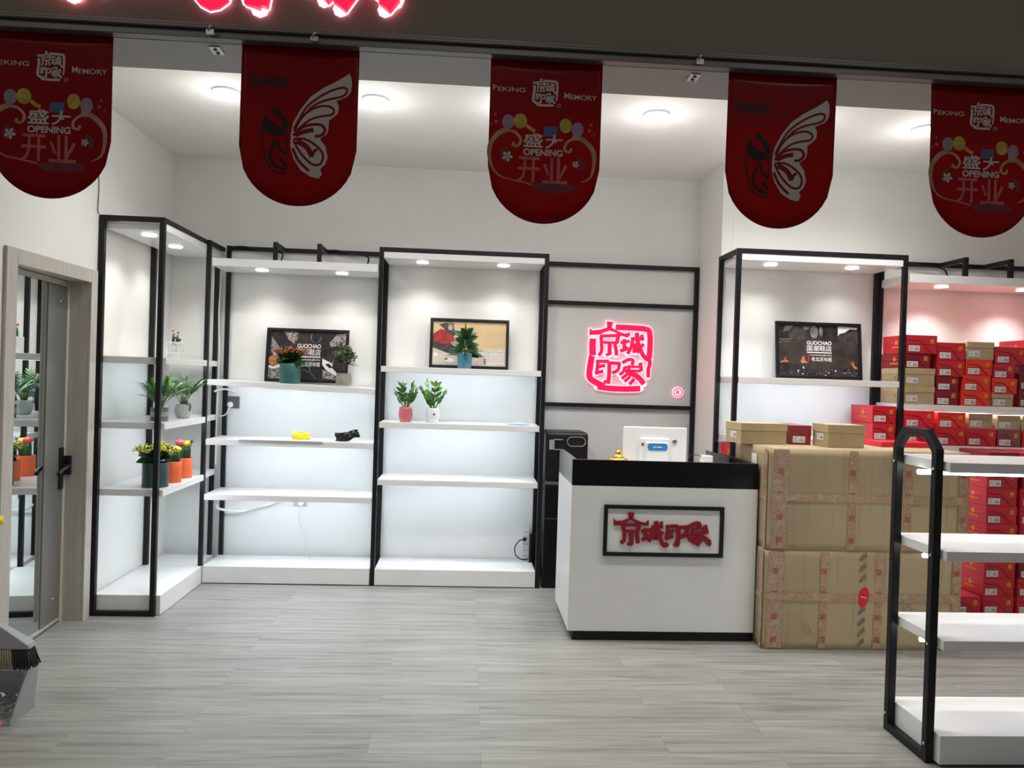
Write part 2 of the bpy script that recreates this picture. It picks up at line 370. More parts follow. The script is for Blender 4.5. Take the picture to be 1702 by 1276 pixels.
hb = b.build('lock_plate', BLKP, dr, bevel=.003)
b = MB(o_); b.tube(smooth3([(XM+.016, 4.455, .915), (XM+.05, 4.45, .915), (XM+.06, 4.43, .915), (XM+.06, 4.36, .905), (XM+.058, 4.31, .885)]), .011); b.build('lever_handle', BLKP, dr)
ajar = Matrix.Translation((-2.34-XL, 4.49-4.1, 0))@Matrix.Rotation(math.radians(5), 4, 'Z')@Matrix.Translation((2.358+XL, -.39+.001, 0))
for z in (.16, 1.86):
    b = MB(o_); b.lathe([(.009, 0), (.009, .004), (.004, .007)], (0, 0, 0), 12)
    s = b.build('bolt', CHROME, dr); s.data.transform(Matrix.Translation((XM+.0045-XL, 4.40-4.1, z))@Matrix.Rotation(PI/2, 4, 'Y')@Matrix.Translation(Vector(o_)))
for o in dr.children:
    if o.name.split('.')[0] in ('door_leaf', 'stile', 'rail', 'mirror_pane', 'lock_plate', 'lever_handle', 'bolt'): o.data.transform(ajar)
# ceiling downlights
FR_ = ['door side', 'middle', 'shoe box side']
CL = ['at the wall with the door end of the row', 'second in the row from the door wall', 'hidden behind the middle banner', 'fourth in the row from the door wall', 'behind the second butterfly banner', 'over the shoe box shelving end of the row']
for i, (x, y) in enumerate([(x, 4.32) for x in (-1.41, -.575, .24, 1.055, 1.87, 2.685)] + [(x, 3.35) for x in (-.2, .75, 1.9)]):
    t = thing('ceiling_downlight', 'round white ceiling downlight ' + (CL[i] if i < 6 else 'of the front row, %s, hidden above the soffit' % FR_[i-6]), 'ceiling light', (x, y, ZC), group='ceiling downlights')
    b = MB(); b.lathe([(.062, -.001), (.078, -.001), (.078, -.010), (.066, -.012), (.062, -.006)], n=32); b.build('trim_ring', WHITE, t)
    b = MB(); b.lathe([(.061, -.002), (.061, -.007), (.001, -.009)], n=32); b.build('lens', BULB, t)
    lamp('downlight_beam', 'SPOT', (0, 0, -.02), K_CEIL, parent=t, spot_size=2.6, spot_blend=1.0, shadow_soft_size=.06)
    lamp('added_fill_lamp', 'POINT', (0, 0, -.20), K_FILL, parent=t, shadow_soft_size=.10)  # unseen fill lamp added in mid-air below the fitting to brighten walls and ceiling

# mall lights outside the shop front, above and behind the camera
for i, x in enumerate((-2.6, 0, 2.6)):
    lamp('mall_ceiling_lamp', 'AREA', (x, -.6, 4.4), K_MALL, color=(1, .95, .88), shape='DISK', size=.5)

# ================================================================== DISPLAY RACKS
PT = .03
def post(x0, y0, z0, x1, y1, z1, root, name='post'):
    b = MB(root.location); b.box(x0, y0, z0, x1, y1, z1); return b.build(name, BLACK, root, bevel=.0015)
def shelf_mesh(b, x0, x1, yf, yb, z, t=.04):
    b.box(x0, yf, z-.022, x1, yb, z)
    b.box(x0, yf, z-t, x1, yf+.018, z-.022); b.box(x0, yb-.018, z-t, x1, yb, z-.022)
    b.box(x0, yf+.018, z-t, x0+.018, yb-.018, z-.022); b.box(x1-.018, yf+.018, z-t, x1, yb-.018, z-.022)
def shelf(x0, x1, yf, yb, z, root, led=True, tilt=0, side=False):
    b = MB(root.location); shelf_mesh(b, x0, x1, yf, yb, z)
    s = b.build('shelf', LAM, root, bevel=.0015)
    if led:
        c = MB(root.location)
        if side: c.box(x1-.06, yf+.05, z-.036, x1-.045, yb-.05, z-.0225)
        else: c.box(x0+.05, yf+.045, z-.036, x1-.05, yf+.06, z-.0225)
        c.build('led_tube', LED, s)
    return s
def lens_in(root, canopy, x, y, z, boost=1.0):
    b = MB(root.location); b.lathe([(.032, .001), (.042, .001), (.042, -.004), (.034, -.005), (.001, -.005)], (x, y, z), 24)
    d = b.build('downlight', BULB, canopy)
    l = lamp('downlight_beam', 'SPOT', Vector((x, y, z-.02))-root.location, K_SPOT*boost, parent=root, spot_size=2.15, spot_blend=1.0, shadow_soft_size=.03)
    return d

# --- rack C: framed bay beside the sign panel
F, B2, TOP = 5.327, 5.695, 2.40
SC_, SB_ = (1.56, 1.163, .757), (1.413, 1.011, .625)
def framed_rack(label, x0, x1, yf, yb, shelves, base=True, side_left=True):
    r = thing('display_rack', label, 'display rack', ((x0+x1)/2, (yf+yb)/2, 0), group='framed display racks')
    for x in (x0, x1-PT):
        post(x, yf, 0, x+PT, yf+PT, TOP, r); post(x, yb-PT, 0, x+PT, yb, TOP-.03, r)
        post(x, yf+PT, TOP-PT, x+PT, yb, TOP, r, 'side_rail')
    post(x0+PT, yf, TOP-PT, x1-PT, yf+PT, TOP, r, 'top_rail'); post(x0+PT, yb-PT, TOP-PT, x1-PT, yb, TOP, r, 'top_rail')
    for z in shelves: shelf(x0+PT+.004, x1-PT-.004, yf-.001, yb-.012, z, r)
    b = MB(r.location); b.box(x0+PT+.002, yf+.006, TOP-.075, x1-PT-.002, yb-.002, TOP-PT-.002); c = b.build('canopy', LAM, r, bevel=.0015)
    for fx in (.245, .735): lens_in(r, c, x0+(x1-x0)*fx, yf+.15, TOP-.076)
    if base:
        b = MB(r.location); b.box(x0+PT+.002, yf, .006, x1-PT-.002, yb-.012, .121); b.build('plinth', LAM, r, bevel=.002)
        b = MB(r.location); b.box(x0+PT+.006, yf+.012, 0, x1-PT-.006, yb-.02, .0058); b.build('plinth_foot', BLACK, r)
    b = MB(r.location); b.box(x0+.002, yb+.001, 0, x1-.002, yb+.012, TOP-.005); b.build('back_panel', PANEL, r)
    return r
rackC = framed_rack('black framed white rack with beige poster, beside the glowing seal sign panel', -.648, .559, F, B2, SC_)
rackD = framed_rack('black framed white rack with a dark poster, behind the big cartons', 1.737, 2.894, 4.793, 5.165, SC_, base=True)
# --- open racks B and E without front posts
def open_rack(label, x0, x1, yf, yb, shelves, slope=0):
    r = thing('open_shelf_rack', label, 'display rack', ((x0+x1)/2, (yf+yb)/2, 0), group='open display racks')
    for x in (x0, x1-PT): post(x, yb-PT, 0, x+PT, yb, TOP+.02, r)
    post(x0+PT, yb-PT, TOP-.012, x1-PT, yb, TOP+.018, r, 'top_rail')
    zc0, zc1 = 2.222, 2.276
    for k, fx in enumerate((.365, .63)):
        x = x0 + (x1-x0)*fx
        b = MB(r.location); b.box(x-.014, yf+.06, TOP-.016, x+.014, yb-PT-.001, TOP+.014); b.box(x-.014, yf+.06, zc1+.001, x+.014, yf+.088, TOP-.017); b.build('canopy_bracket', BLACK, r, bevel=.001)
    c = MB(r.location); c.box(x0+.01, yf+.001, zc0, x1-.005, yb-PT-.004, zc1); cn = c.build('canopy', LAM, r, bevel=.0015)
    for fx in (.27, .76): lens_in(r, cn, x0+(x1-x0)*fx, yf+.15, zc0-.001, 1.0 if slope else 2.1)
    for i, z in enumerate(shelves):
        s = shelf(x0+.001, x1-.002, yf, yb-PT-.003, z, r)
        if i == 0 and slope:
            s.rotation_euler = (0, slope, 0); s.location = Vector((0, 0, z)) - Matrix.Rotation(slope, 3, 'Y')@Vector((0, 0, z))
    b = MB(r.location); b.box(x0+.002, yf, .006, x1-.003, yb-PT-.003, .122); b.build('plinth', LAM, r, bevel=.002)
    b = MB(r.location); b.box(x0+.006, yf+.012, 0, x1-.006, yb-PT-.02, .0058); b.build('plinth_foot', BLACK, r)
    b = MB(r.location); b.box(x0+.002, yb+.001, 0, x1-.002, yb+.012, TOP-.005); b.build('back_panel', PANEL, r)
    # black cables clipped along the top rail
    for fx0, fx1 in ((.12, .34), (.7, .88)):
        b = MB(r.location); xa, xb = x0+(x1-x0)*fx0, x0+(x1-x0)*fx1
        pts = [(xa-.1, yb-.045, TOP+.008), (xa, yb-.05, TOP+.012), ((xa+xb)/2, yb-.05, TOP-.01), (xb, yb-.06, TOP-.02), (xb+.03, yb-.09, TOP-.05), (xb+.02, yb-.14, zc1+.004)]
        b.tube(smooth3(pts), .006, 6); b.build('black_cable', BLKP, r)
    return r
rackB = open_rack('open white rack with red flowers and dark poster, beside the corner rack', -1.812, -.650, F, B2, SB_, slope=.027)
rackE = open_rack('open white rack stacked full of red and kraft shoe boxes', 2.897, 4.1, 4.793, 5.165, (1.413, 1.143, .625))
# --- corner rack A along the left wall
AX0, AX1, AY0, AY1 = -2.218, -1.838, 4.597, 5.335
rA = thing('display_rack', 'black framed corner rack along the door wall, holding orange cactus pots', 'display rack', ((AX0+AX1)/2, 5.1, 0), group='framed display racks')
for x in (AX0, AX1-PT): post(x, AY0, 0, x+PT, AY0+PT, TOP, rA)
post(-1.845, AY1, 0, -1.816, AY1+PT, TOP, rA); post(AX0, AY1, 0, AX0+PT, AY1+PT, TOP, rA)
post(-1.895, 5.665, 0, -1.866, 5.695, TOP, rA)
post(AX0+PT, AY0, TOP-PT, AX1-PT, AY0+PT, TOP, rA, 'top_rail'); post(AX0+PT, AY0, 0, AX1-PT, AY0+PT, PT, rA, 'bottom_rail')
post(AX1-PT, AY0+PT, TOP-PT, AX1, AY1, TOP, rA, 'side_rail'); post(AX0, AY0+PT, TOP-PT, AX0+PT, 5.69, TOP, rA, 'side_rail')
post(-1.845, AY1+PT, TOP-PT, -1.818, 5.66, TOP, rA, 'side_rail')
for z in (1.56, 1.165, .76):
    b = MB(rA.location); shelf_mesh(b, AX0+.005, -1.818, AY0+PT+.001, AY1-.001, z); shelf_mesh(b, AX0+.005, -1.85, AY1+PT+.001, 5.66, z)
    s = b.build('shelf', LAM, rA, bevel=.0015)
    c = MB(rA.location); c.box(-1.885, AY0+.08, z-.036, -1.87, AY1-.05, z-.0225); c.build('led_tube', LED, s)
b = MB(rA.location); b.box(AX0+.005, AY0+PT+.001, .002, -1.814, AY1-.001, .121); b.box(AX0+.005, AY1-.001, .002, -1.85, 5.66, .121); b.build('plinth', LAM, rA, bevel=.002)
b = MB(rA.location); b.box(AX0+PT, AY0+PT+.002, TOP-.075, AX1-.004, 5.66, TOP-PT-.002); c = b.build('canopy', LAM, rA, bevel=.0015)
for y in (4.80, 5.22): lens_in(rA, c, -2.01, y, TOP-.076)

# small white cables on rack B and its sockets
def socket(label, p, w, h, mt, plug_at, parts=True):
    t = thing('wall_socket', label, 'socket', p)
    b = MB(); b.box(-w/2, -.008, -h/2, w/2, 0, h/2); b.build('face_plate', mt, t, bevel=.002)
    b = MB()
    for dx in (-.022, .022):
        for dz in (.008, -.008): b.box(dx-.003+dz*.4, -.0092, .018+dz-.003, dx+.003+dz*.4, -.0081, .018+dz+.003)
    b.build('socket_hole', INK, t)
    b = MB(); b.lathe([(.022, 0), (.022, .02), (.015, .03), (.001, .031)], n=16); pl = b.build('plug', WHITE, t)
    pl.rotation_euler = (PI/2, 0, 0); pl.location = (plug_at[0], -.0095, plug_at[1])
    return t
socket('dark grey double wall socket with round white plug, under the red flower shelf', (-1.742, 5.693, 1.258), .095, .088, DGREY, (-.015, -.018))
socket('beige wall socket with white plug, below the lowest open shelf', (-1.228, 5.693, .525), .095, .07, mat('beige_plastic', (.5, .45, .4), .4), (.012, -.012))
def cable(label, pts, r, mt=CABLEW, name='power_cable'):
    b = MB(pts[0]); b.tube(smooth3(pts), r, 7); return tag(b.build(name, mt), label, 'cable')
cable('thin white cord dropping from the beige socket to the plinth', [(-1.213, 5.655, .503), (-1.215, 5.65, .46), (-1.225, 5.65, .40), (-1.20, 5.65, .33), (-1.165, 5.645, .27), (-1.165, 5.64, .2), (-1.145, 5.62, .135), (-1.12, 5.60, .129)], .004)
cable('loose white cable looping under the lowest shelf by the black post', [(-1.81, 5.60, .50), (-1.79, 5.58, .48), (-1.72, 5.60, .465), (-1.63, 5.62, .46), (-1.55, 5.63, .485), (-1.44, 5.64, .51), (-1.36, 5.64, .545)], .009)
cable('short white cable from the dark grey socket round the post', [(-1.757, 5.655, 1.225), (-1.765, 5.645, 1.19), (-1.79, 5.645, 1.16), (-1.83, 5.65, 1.155)], .005)
cable('flat white lead above the dark grey socket', [(-1.85, 5.60, 1.335), (-1.82, 5.60, 1.35), (-1.77, 5.62, 1.355), (-1.72, 5.655, 1.34)], .008)
cable('long white cable hanging beside the corner posts', [(-1.833, 5.62, 2.19), (-1.835, 5.62, 2.1), (-1.840, 5.62, 1.9), (-1.829, 5.62, 1.6), (-1.836, 5.62, 1.2), (-1.834, 5.62, .8)], .005)
cable('thin dark wire hanging down the door wall above the corner rack', [(XL+.004, 4.579, 2.76), (XL+.004, 4.572, 2.66), (XL+.004, 4.585, 2.56), (XL+.004, 4.578, 2.42), (XL+.004, 4.60, 2.405)], .0022, BLKP, 'hanging_wire')

# ================================================================== SIGN PANEL AND LOGOS
SEAL = dict(polys=[[(335, 72), (430, 78), (412, 165), (348, 170)],
  [(95, 178), (130, 210), (250, 195), (345, 160), (385, 145), (425, 165), (520, 215), (600, 238), (650, 232), (675, 205), (682, 270), (640, 298), (540, 270), (460, 225), (385, 205), (300, 235), (240, 268), (90, 280)]],
 strokes=[([(245, 288), (545, 268)], 42), ([(262, 285), (272, 395)], 46), ([(512, 275), (490, 390)], 50), ([(262, 376), (500, 376)], 38), ([(390, 385), (392, 555)], 56), ([(340, 556), (400, 540)], 40),
  ([(268, 395), (278, 470), (262, 535), (230, 560)], 46), ([(465, 395), (490, 500), (492, 560)], 48),
  ([(602, 318), (605, 490)], 48), ([(545, 372), (680, 345)], 42), ([(545, 492), (610, 470), (660, 435)], 48), ([(695, 312), (890, 306)], 48), ([(722, 312), (708, 420), (655, 530)], 46),
  ([(725, 395), (830, 388)], 36), ([(755, 400), (740, 515)], 36), ([(800, 400), (765, 510)], 34), ([(780, 218), (792, 330), (830, 440), (880, 540), (940, 600), (990, 590)], 56), ([(840, 250), (865, 285)], 46), ([(882, 375), (830, 460), (790, 510)], 42),
  ([(470, 152), (700, 155), (900, 165), (965, 215), (978, 400), (970, 590)], 74), ([(972, 600), (985, 660), (965, 740), (968, 860)], 50),
  ([(145, 328), (142, 430), (150, 570)], 88), ([(138, 575), (112, 780), (120, 890), (200, 950), (330, 1008)], 82), ([(235, 1015), (400, 1034), (650, 1036), (855, 1022)], 76),
  ([(200, 652), (390, 646)], 46), ([(232, 650), (214, 830)], 46), ([(220, 732), (335, 706)], 46), ([(190, 825), (310, 788)], 46), ([(395, 668), (560, 672)], 46), ([(392, 655), (396, 800), (388, 970)], 54), ([(320, 945), (400, 925)], 42),
  ([(540, 668), (522, 765), (440, 812)], 46), ([(580, 662), (670, 612), (735, 620), (722, 690)], 46), ([(620, 715), (600, 790), (545, 832)], 42), ([(620, 722), (870, 706)], 34), ([(845, 648), (862, 775)], 48), ([(620, 772), (860, 772)], 38),
  ([(640, 790), (770, 830), (850, 890), (905, 955)], 72), ([(655, 825), (580, 890)], 40), ([(705, 852), (622, 930)], 40), ([(765, 885), (695, 968)], 46), ([(690, 690), (672, 780)], 44)])
WORD = [dict(polys=[[(345, 120), (435, 125), (415, 205), (365, 208)], [(145, 208), (175, 245), (270, 240), (350, 208), (385, 192), (440, 212), (530, 250), (600, 262), (640, 220), (645, 295), (600, 307), (500, 275), (385, 225), (290, 285), (240, 300), (150, 307)]],
  strokes=[([(275, 288), (298, 395)], 46), ([(270, 302), (520, 290)], 36), ([(510, 288), (490, 395)], 48), ([(285, 385), (505, 385)], 36), ([(400, 385), (402, 575)], 60), ([(348, 562), (420, 572)], 36), ([(300, 415), (302, 510), (255, 552)], 48), ([(480, 415), (500, 550)], 52)]),
 dict(polys=[], strokes=[([(602, 345), (605, 485)], 46), ([(545, 388), (680, 360)], 42), ([(550, 500), (610, 478), (655, 450)], 44), ([(688, 318), (848, 314)], 46), ([(702, 330), (692, 430), (650, 528)], 46), ([(715, 398), (785, 390)], 34), ([(738, 400), (715, 500)], 34), ([(782, 415), (760, 500)], 32),
  ([(745, 238), (765, 330), (800, 430), (835, 530), (880, 578), (925, 548)], 56), ([(815, 245), (832, 275)], 46), ([(852, 385), (800, 455)], 40)]),
 dict(polys=[], strokes=[([(890, 312), (1060, 300)], 46), ([(922, 310), (905, 485)], 46), ([(915, 392), (1010, 370)], 42), ([(885, 482), (1000, 440)], 48), ([(1062, 310), (1072, 450), (1052, 585)], 60), ([(1008, 562), (1062, 578)], 36), ([(1050, 320), (1215, 312)], 46), ([(1200, 315), (1182, 410), (1105, 458)], 52)]),
 dict(polys=[], strokes=[([(1205, 312), (1320, 256), (1372, 270), (1352, 335)], 50), ([(1285, 325), (1255, 420), (1200, 470)], 46), ([(1260, 342), (1450, 322)], 36), ([(1450, 280), (1478, 400)], 52), ([(1280, 402), (1460, 386)], 42), ([(1330, 400), (1430, 460), (1530, 525)], 68), ([(1312, 430), (1228, 512)], 42), ([(1355, 468), (1280, 545)], 42), ([(1402, 480), (1340, 572)], 48), ([(1535, 520), (1500, 566)], 46)])]
def glyph(b, fn, g, h0, h1, m=0, grow=0):
    n = 0
    for p in g['polys']:
        if grow:
            cx = sum(q[0] for q in p)/len(p); cy = sum(q[1] for q in p)/len(p)
            b.poly(fn, p, h0, h1, m)
            for i in range(len(p)): b.ribbon(fn, [p[i], p[(i+1) % len(p)]], grow*2, h0, h1, m)
        else: b.poly(fn, p, h0, h1, m)
    for pts, w_ in g['strokes']:
        n += 1; b.ribbon(fn, pts, w_*1.08+grow*2, h0, h1 if h1 is None else h1+n*.00004, m)
        if grow:
            for q in (pts[0], pts[-1]): b.poly(fn, [(q[0]+math.cos(a*PI/4)*(w_*.5+grow), q[1]+math.sin(a*PI/4)*(w_*.5+grow)) for a in range(8)], h0, h1, m)
SY = 5.69
sp = thing('sign_panel', 'tall grey white wall panel in black frame behind the counter', 'sign panel', (1.16, SY, 0))
SX0, SX1 = .562, 1.757
for x in (SX0, SX1-.032): post(x, SY-.03, 0, x+.032, SY, 2.40, sp)
for z in (2.385, 2.091, 1.314): post(SX0+.032, SY-.03, z-.015, SX1-.032, SY, z+.015, sp, 'cross_rail')
b = MB(sp.location); b.box(SX0+.002, SY+.001, 0, SX1-.002, SY+.012, 2.39); b.build('panel_board', SIGNP, sp)
ps = atY(980, 533, SY); pe = atY(1083, 645, SY); sc = (pe.x-ps.x)/(1030-95)
seal = thing('illuminated_seal_sign', 'glowing red square seal emblem with pink lit edges on the grey wall panel', 'lit sign', (1.17, SY-.001, 1.71))
def seal_fn(px0, pz0, s, y, ref=(95, 72)): return lambda u, v, h: (px0+(u-ref[0])*s, y-h, pz0-(v-ref[1])*s)
sf = seal_fn(ps.x, ps.z, sc, SY-.001)
b = MB(seal.location); glyph(b, sf, SEAL, .001, .012, grow=13); b.build('lit_edge', SEALH, seal)
b = MB(seal.location); glyph(b, sf, SEAL, .0125, .022); b.build('emblem', SEALR, seal)
pr_ = atY(1126, 652, SY)
rg = thing('trademark_disc', 'small round glowing pink disc with red registered mark, low on the grey wall panel', 'lit sign', pr_ - Vector((0, .001, 0)))
b = MB(); fnR = lambda u, v, h: (u, -h, -v)
circ = lambda r, n=28: [(math.cos(2*PI*i/n)*r, math.sin(2*PI*i/n)*r) for i in range(n)]
b.poly(fnR, circ(.042), 0, .01); b.build('disc', SEALH, rg)
b = MB(); b.ribbon(fnR, circ(.032)+[circ(.032)[0]], .007, .0101, .014); b.text(fnR, 'R', (-.014, -.018, .016, .018), .0141, bold=.03); b.build('registered_mark', SEALR, rg)
# fascia sign: lower edge of large lit characters
P0 = atY(430, 7, 2.405); fs_ = .00088
sg = thing('fascia_sign', 'large glowing red brush lettering cut off at the top on the dark fascia', 'lit sign', (P0.x, 2.44, P0.z))
ff = lambda u, v, h: (P0.x+(u-1055)*fs_, 2.438-h, P0.z-(v-585)*fs_)
for g in WORD:
    b = MB(sg.location); glyph(b, ff, g, .006, .009, grow=5); hl = b.build('halo_backing', SIGNH, sg)
    b = MB(sg.location); glyph(b, ff, g, .0095, .034); b.build('letter', SEALR, sg)
# clips on the rail
for i, (u, v, n_) in enumerate(((350, 52, 'over the gap before the first butterfly banner'), (523, 64, 'over the first butterfly banner'), (1163, 101, 'over the gap before the second butterfly banner'))):
    p = atY(u, v, 2.42)
    t = thing('rail_clip', 'small metal clip on the fascia rail ' + n_, 'clip', (p.x, 2.42, p.z), group='rail clips')
    b = MB(); b.box(-.012, -.006, -.010, .012, .0, .004); b.tube([(-.006, -.006, 0), (.002, -.012, .014), (.01, -.004, .012)], .003, 6); b.build('clip_body', SILV, t)

for u, v, n_ in ((360, 84, 'between the first two banners'), (1153, 128, 'between the middle and fourth banners')):
    p = atY(u, v, 2.53)
    t = thing('soffit_plate', 'small metal fixing plate under the fascia soffit ' + n_, 'fixing plate', (p.x, 2.53, 2.5545), group='soffit plates')
    b = MB(); b.box(-.018, -.03, -.004, .018, .03, 0); b.build('plate', SILV, t, bevel=.001)
    b = MB(); b.lathe([(.006, -.0075), (.006, -.0042)], (0, -.012, 0), 10); b.lathe([(.006, -.0075), (.006, -.0042)], (0, .015, 0), 10); b.build('screws', DGREY, t)
# ================================================================== BANNERS
def banner(label, xc, zb, wd, kind, tilt=0, seed=0):
    ht = 2.57-zb
    t = thing('hanging_banner', label, 'banner', (xc, YF+.002, 2.57), group=('grand opening banners' if kind == 'o' else 'butterfly banners'), rot=(tilt, 0, 0))
    R = wd/2; fn = lambda u, v, h: (u, -h+.0035*math.cos(u/R*1.4), -v)
    outline = [(-R, 0)] + [(-R*math.cos(a)*(1), ht-R+R*math.sin(a)) for a in [PI*i/40 for i in range(41)]] + [(R, 0)]
    cols = 24; b = MB(); xs = [-R+wd*i/cols for i in range(cols+1)]; low = lambda x: ht-R+math.sqrt(max(0, R*R-x*x))
    for i in range(cols):
        x0, x1 = xs[i], xs[i+1]; y0, y1 = low(x0), low(x1)
        for j in range(10):
            b.add([fn(x0, y0*j/10, 0), fn(x1, y1*j/10, 0), fn(x1, y1*(j+1)/10, 0), fn(x0, y0*(j+1)/10, 0)], [(0, 1, 2, 3)], 0, True)
    o = b.build('vinyl_sheet', BAN, t, weld=1e-5)
    sd = o.modifiers.new('thickness', 'SOLIDIFY'); sd.thickness = .0012; sd.offset = 0
    if kind == 'b':
        s = wd/905.; q = lambda u, v, h: fn((u-515)*s, (v-5)*s+.018, h+.0012)
        b = MB(); W_ = [(895, 185), (912, 225), (916, 275), (910, 330), (880, 370), (800, 405), (820, 445), (815, 500), (780, 535), (745, 562), (745, 620), (735, 665), (680, 708), (725, 765), (745, 850), (728, 905), (690, 945), (706, 985), (680, 1018), (620, 1008), (540, 960), (480, 870), (455, 780), (455, 680), (470, 590), (520, 490), (600, 380), (700, 305), (800, 250)]
        b.poly(q, W_, 0); b.build('wing_print', BWHITE, t)
        b = MB(); q2 = lambda u, v, h: q(u, v, h+.0006)
        for pts, w_ in (([(478, 640), (560, 480), (640, 400), (740, 335), (840, 298), (880, 315), (850, 365), (720, 402), (620, 455), (520, 570)], 17), ([(480, 660), (540, 540), (640, 465), (730, 448), (782, 475), (765, 515), (700, 528), (600, 562), (500, 650)], 17), ([(475, 692), (540, 625), (620, 598), (690, 600), (718, 640), (690, 680), (640, 690)], 22), ([(490, 690), (560, 655), (630, 640)], 34),
                        ([(475, 720), (560, 714), (650, 760), (708, 830), (690, 905), (620, 905), (530, 820), (478, 728)], 18), ([(500, 732), (580, 775), (625, 850)], 42), ([(625, 850), (640, 805), (665, 795)], 22), ([(472, 790), (520, 885), (602, 962)], 22)):
            b.ribbon(q2, pts, w_, 0)
        b.build('wing_vein_print', BDRED, t)
        b = MB(); b.poly(q, [(250, 530), (300, 592), (400, 640), (412, 690), (330, 705), (262, 682), (240, 610)], 0)
        for pts, w_ in (([(310, 492), (380, 550), (428, 640)], 46), ([(240, 600), (232, 720), (262, 860), (320, 970), (430, 992)], 14), ([(335, 750), (300, 840), (330, 925), (425, 965)], 24), ([(352, 715), (372, 800), (428, 835)], 22), ([(380, 870), (425, 935)], 26), ([(425, 660), (428, 860)], 10)):
            b.ribbon(q, pts, w_, .0002)
        b.build('face_mask_print', BBLACK, t)
        b = MB(); q3 = lambda u, v, h: fn((115+(u-145)*.225-515)*s, (205+(v-120)*.27-5)*s+.018, h+.0012)
        for g in WORD: glyph(b, q3, g, 0, None)
        b.build('lettering', BBLACK, t)
    else:
        s = wd/866.; q = lambda u, v, h: fn((u-505)*s, v*s+.027, h+.0012)
        sv = lambda d: (lambda u, v, h: q(u, v, h+d))
        b = MB(); q4 = lambda u, v, h: q(395+(u-60)*.213, 105+(v-72)*.213, h)
        glyph(b, q4, SEAL, 0, None); b.build('seal_print', BWHITE, t)
        b = MB()
        for box, tx in (((93, 176, 122, 214), 'P'), ((132, 185, 345, 220), 'EKING'), ((648, 206, 688, 250), 'M'), ((694, 218, 900, 255), 'EMORY')): b.text(q, tx, box, 0, bold=.008)
        b.ribbon(q, [(608+12*math.cos(a), 306+12*math.sin(a)) for a in [PI*i/8 for i in range(17)]], 4, 0)
        b.build('lettering', BWHITE, t)
        b = MB()
        ell = lambda cx, cy, rx, ry, a0=0, a1=2*PI, n=24: [(cx+math.cos(a0+(a1-a0)*i/n)*rx, cy+math.sin(a0+(a1-a0)*i/n)*ry) for i in range(n+1)]
        b.ribbon(q, [(230, 500), (150, 540), (90, 620), (80, 720), (120, 830), (190, 880)], 34, 0, taper=(1.2, .2)); b.ribbon(q, [(720, 540), (800, 560), (880, 640), (895, 740), (870, 850), (800, 890)], 34, 0, taper=(1.2, .2))
        b.ribbon(q, [(200, 515), (270, 525), (320, 580), (300, 630), (262, 625), (270, 605)], 20, .0002); b.ribbon(q, [(790, 560), (720, 560), (670, 600), (665, 650), (705, 660), (712, 630)], 20, .0002)
        b.build('arch_print', BGOLD, t)
        b = MB(); b.poly(q, ell(312, 440, 52, 58)[:-1], .0002); b.poly(q, ell(665, 460, 48, 56)[:-1], .0002); b.ribbon(q, [(360, 470), (400, 500), (430, 510)], 26, .0002); b.build('yellow_balloon_print', BYEL, t)
        b = MB(); b.poly(q, ell(218, 450, 46, 56)[:-1], .0001); b.poly(q, ell(758, 485, 46, 56)[:-1], .0001); b.build('lilac_balloon_print', BLIL, t)
        b = MB(); b.poly(q, [(495, 475), (600, 470), (598, 545), (498, 548)], .0002); b.build('gift_print', BBLUE, t)
        b = MB(); b.text(q, '盛', (340, 528, 492, 636), .0006, bold=.02); b.text(q, '大', (508, 535, 650, 640), .0006, bold=.02); b.text(q, 'OPENING', (342, 648, 648, 700), .0006, bold=.035)
        for cx, cy, k in ((220, 715, 1), (752, 755, .7)):
            for a in range(5): b.leafprint = None; b.poly(q, [(cx, cy), (cx+34*k*math.cos(a*1.26-.3), cy+34*k*math.sin(a*1.26-.3)), (cx+44*k*math.cos(a*1.26+.2), cy+44*k*math.sin(a*1.26+.2)), (cx+30*k*math.cos(a*1.26+.6), cy+30*k*math.sin(a*1.26+.6))], .0004)
        b.build('opening_print', BWHITE, t)
        b = MB(); b.text(q, '开', (300, 710, 475, 910), .0006, bold=.015); b.text(q, '业', (495, 710, 690, 910), .0006, bold=.015); b.ribbon(q, [(190, 880), (330, 905), (420, 925)], 14, .0003); b.build('opening_print', BPINK, t)
        b = MB(); b.poly(q, ell(590, 940, 170, 42)[:-1], .0003); b.ribbon(q, [(200, 760), (180, 700), (215, 650)], 30, .0002); b.ribbon(q, [(790, 800), (800, 740), (760, 700)], 30, .0002); b.build('ribbon_print', BMAR, t)
        b = MB()
        for cx, cy, r in ((118, 400, 11), (125, 455, 14), (90, 475, 8), (862, 445, 11), (850, 490, 13), (888, 515, 8), (240, 625, 6)): b.poly(q, ell(cx, cy, r, r, n=8)[:-1], .0003)
        b.build('confetti_print', BPINK, t)
    return t
banner('red grand opening banner at the door end of the fascia, cut by the photo edge', -1.354, 2.030, .378, 'o', .01)
banner('red banner with white butterfly wing, hanging over the open plant rack', -.572, 2.038, .376, 'b', -.015)
banner('red grand opening banner hanging in the middle of the five banners', .231, 2.018, .372, 'o', .006)
banner('red banner with white butterfly wing, hanging over the dark poster rack', 1.032, 2.038, .374, 'b', .02)
banner('red grand opening banner with bright glare, over the shoe box rack', 1.738, 2.034, .374, 'o', -.02)

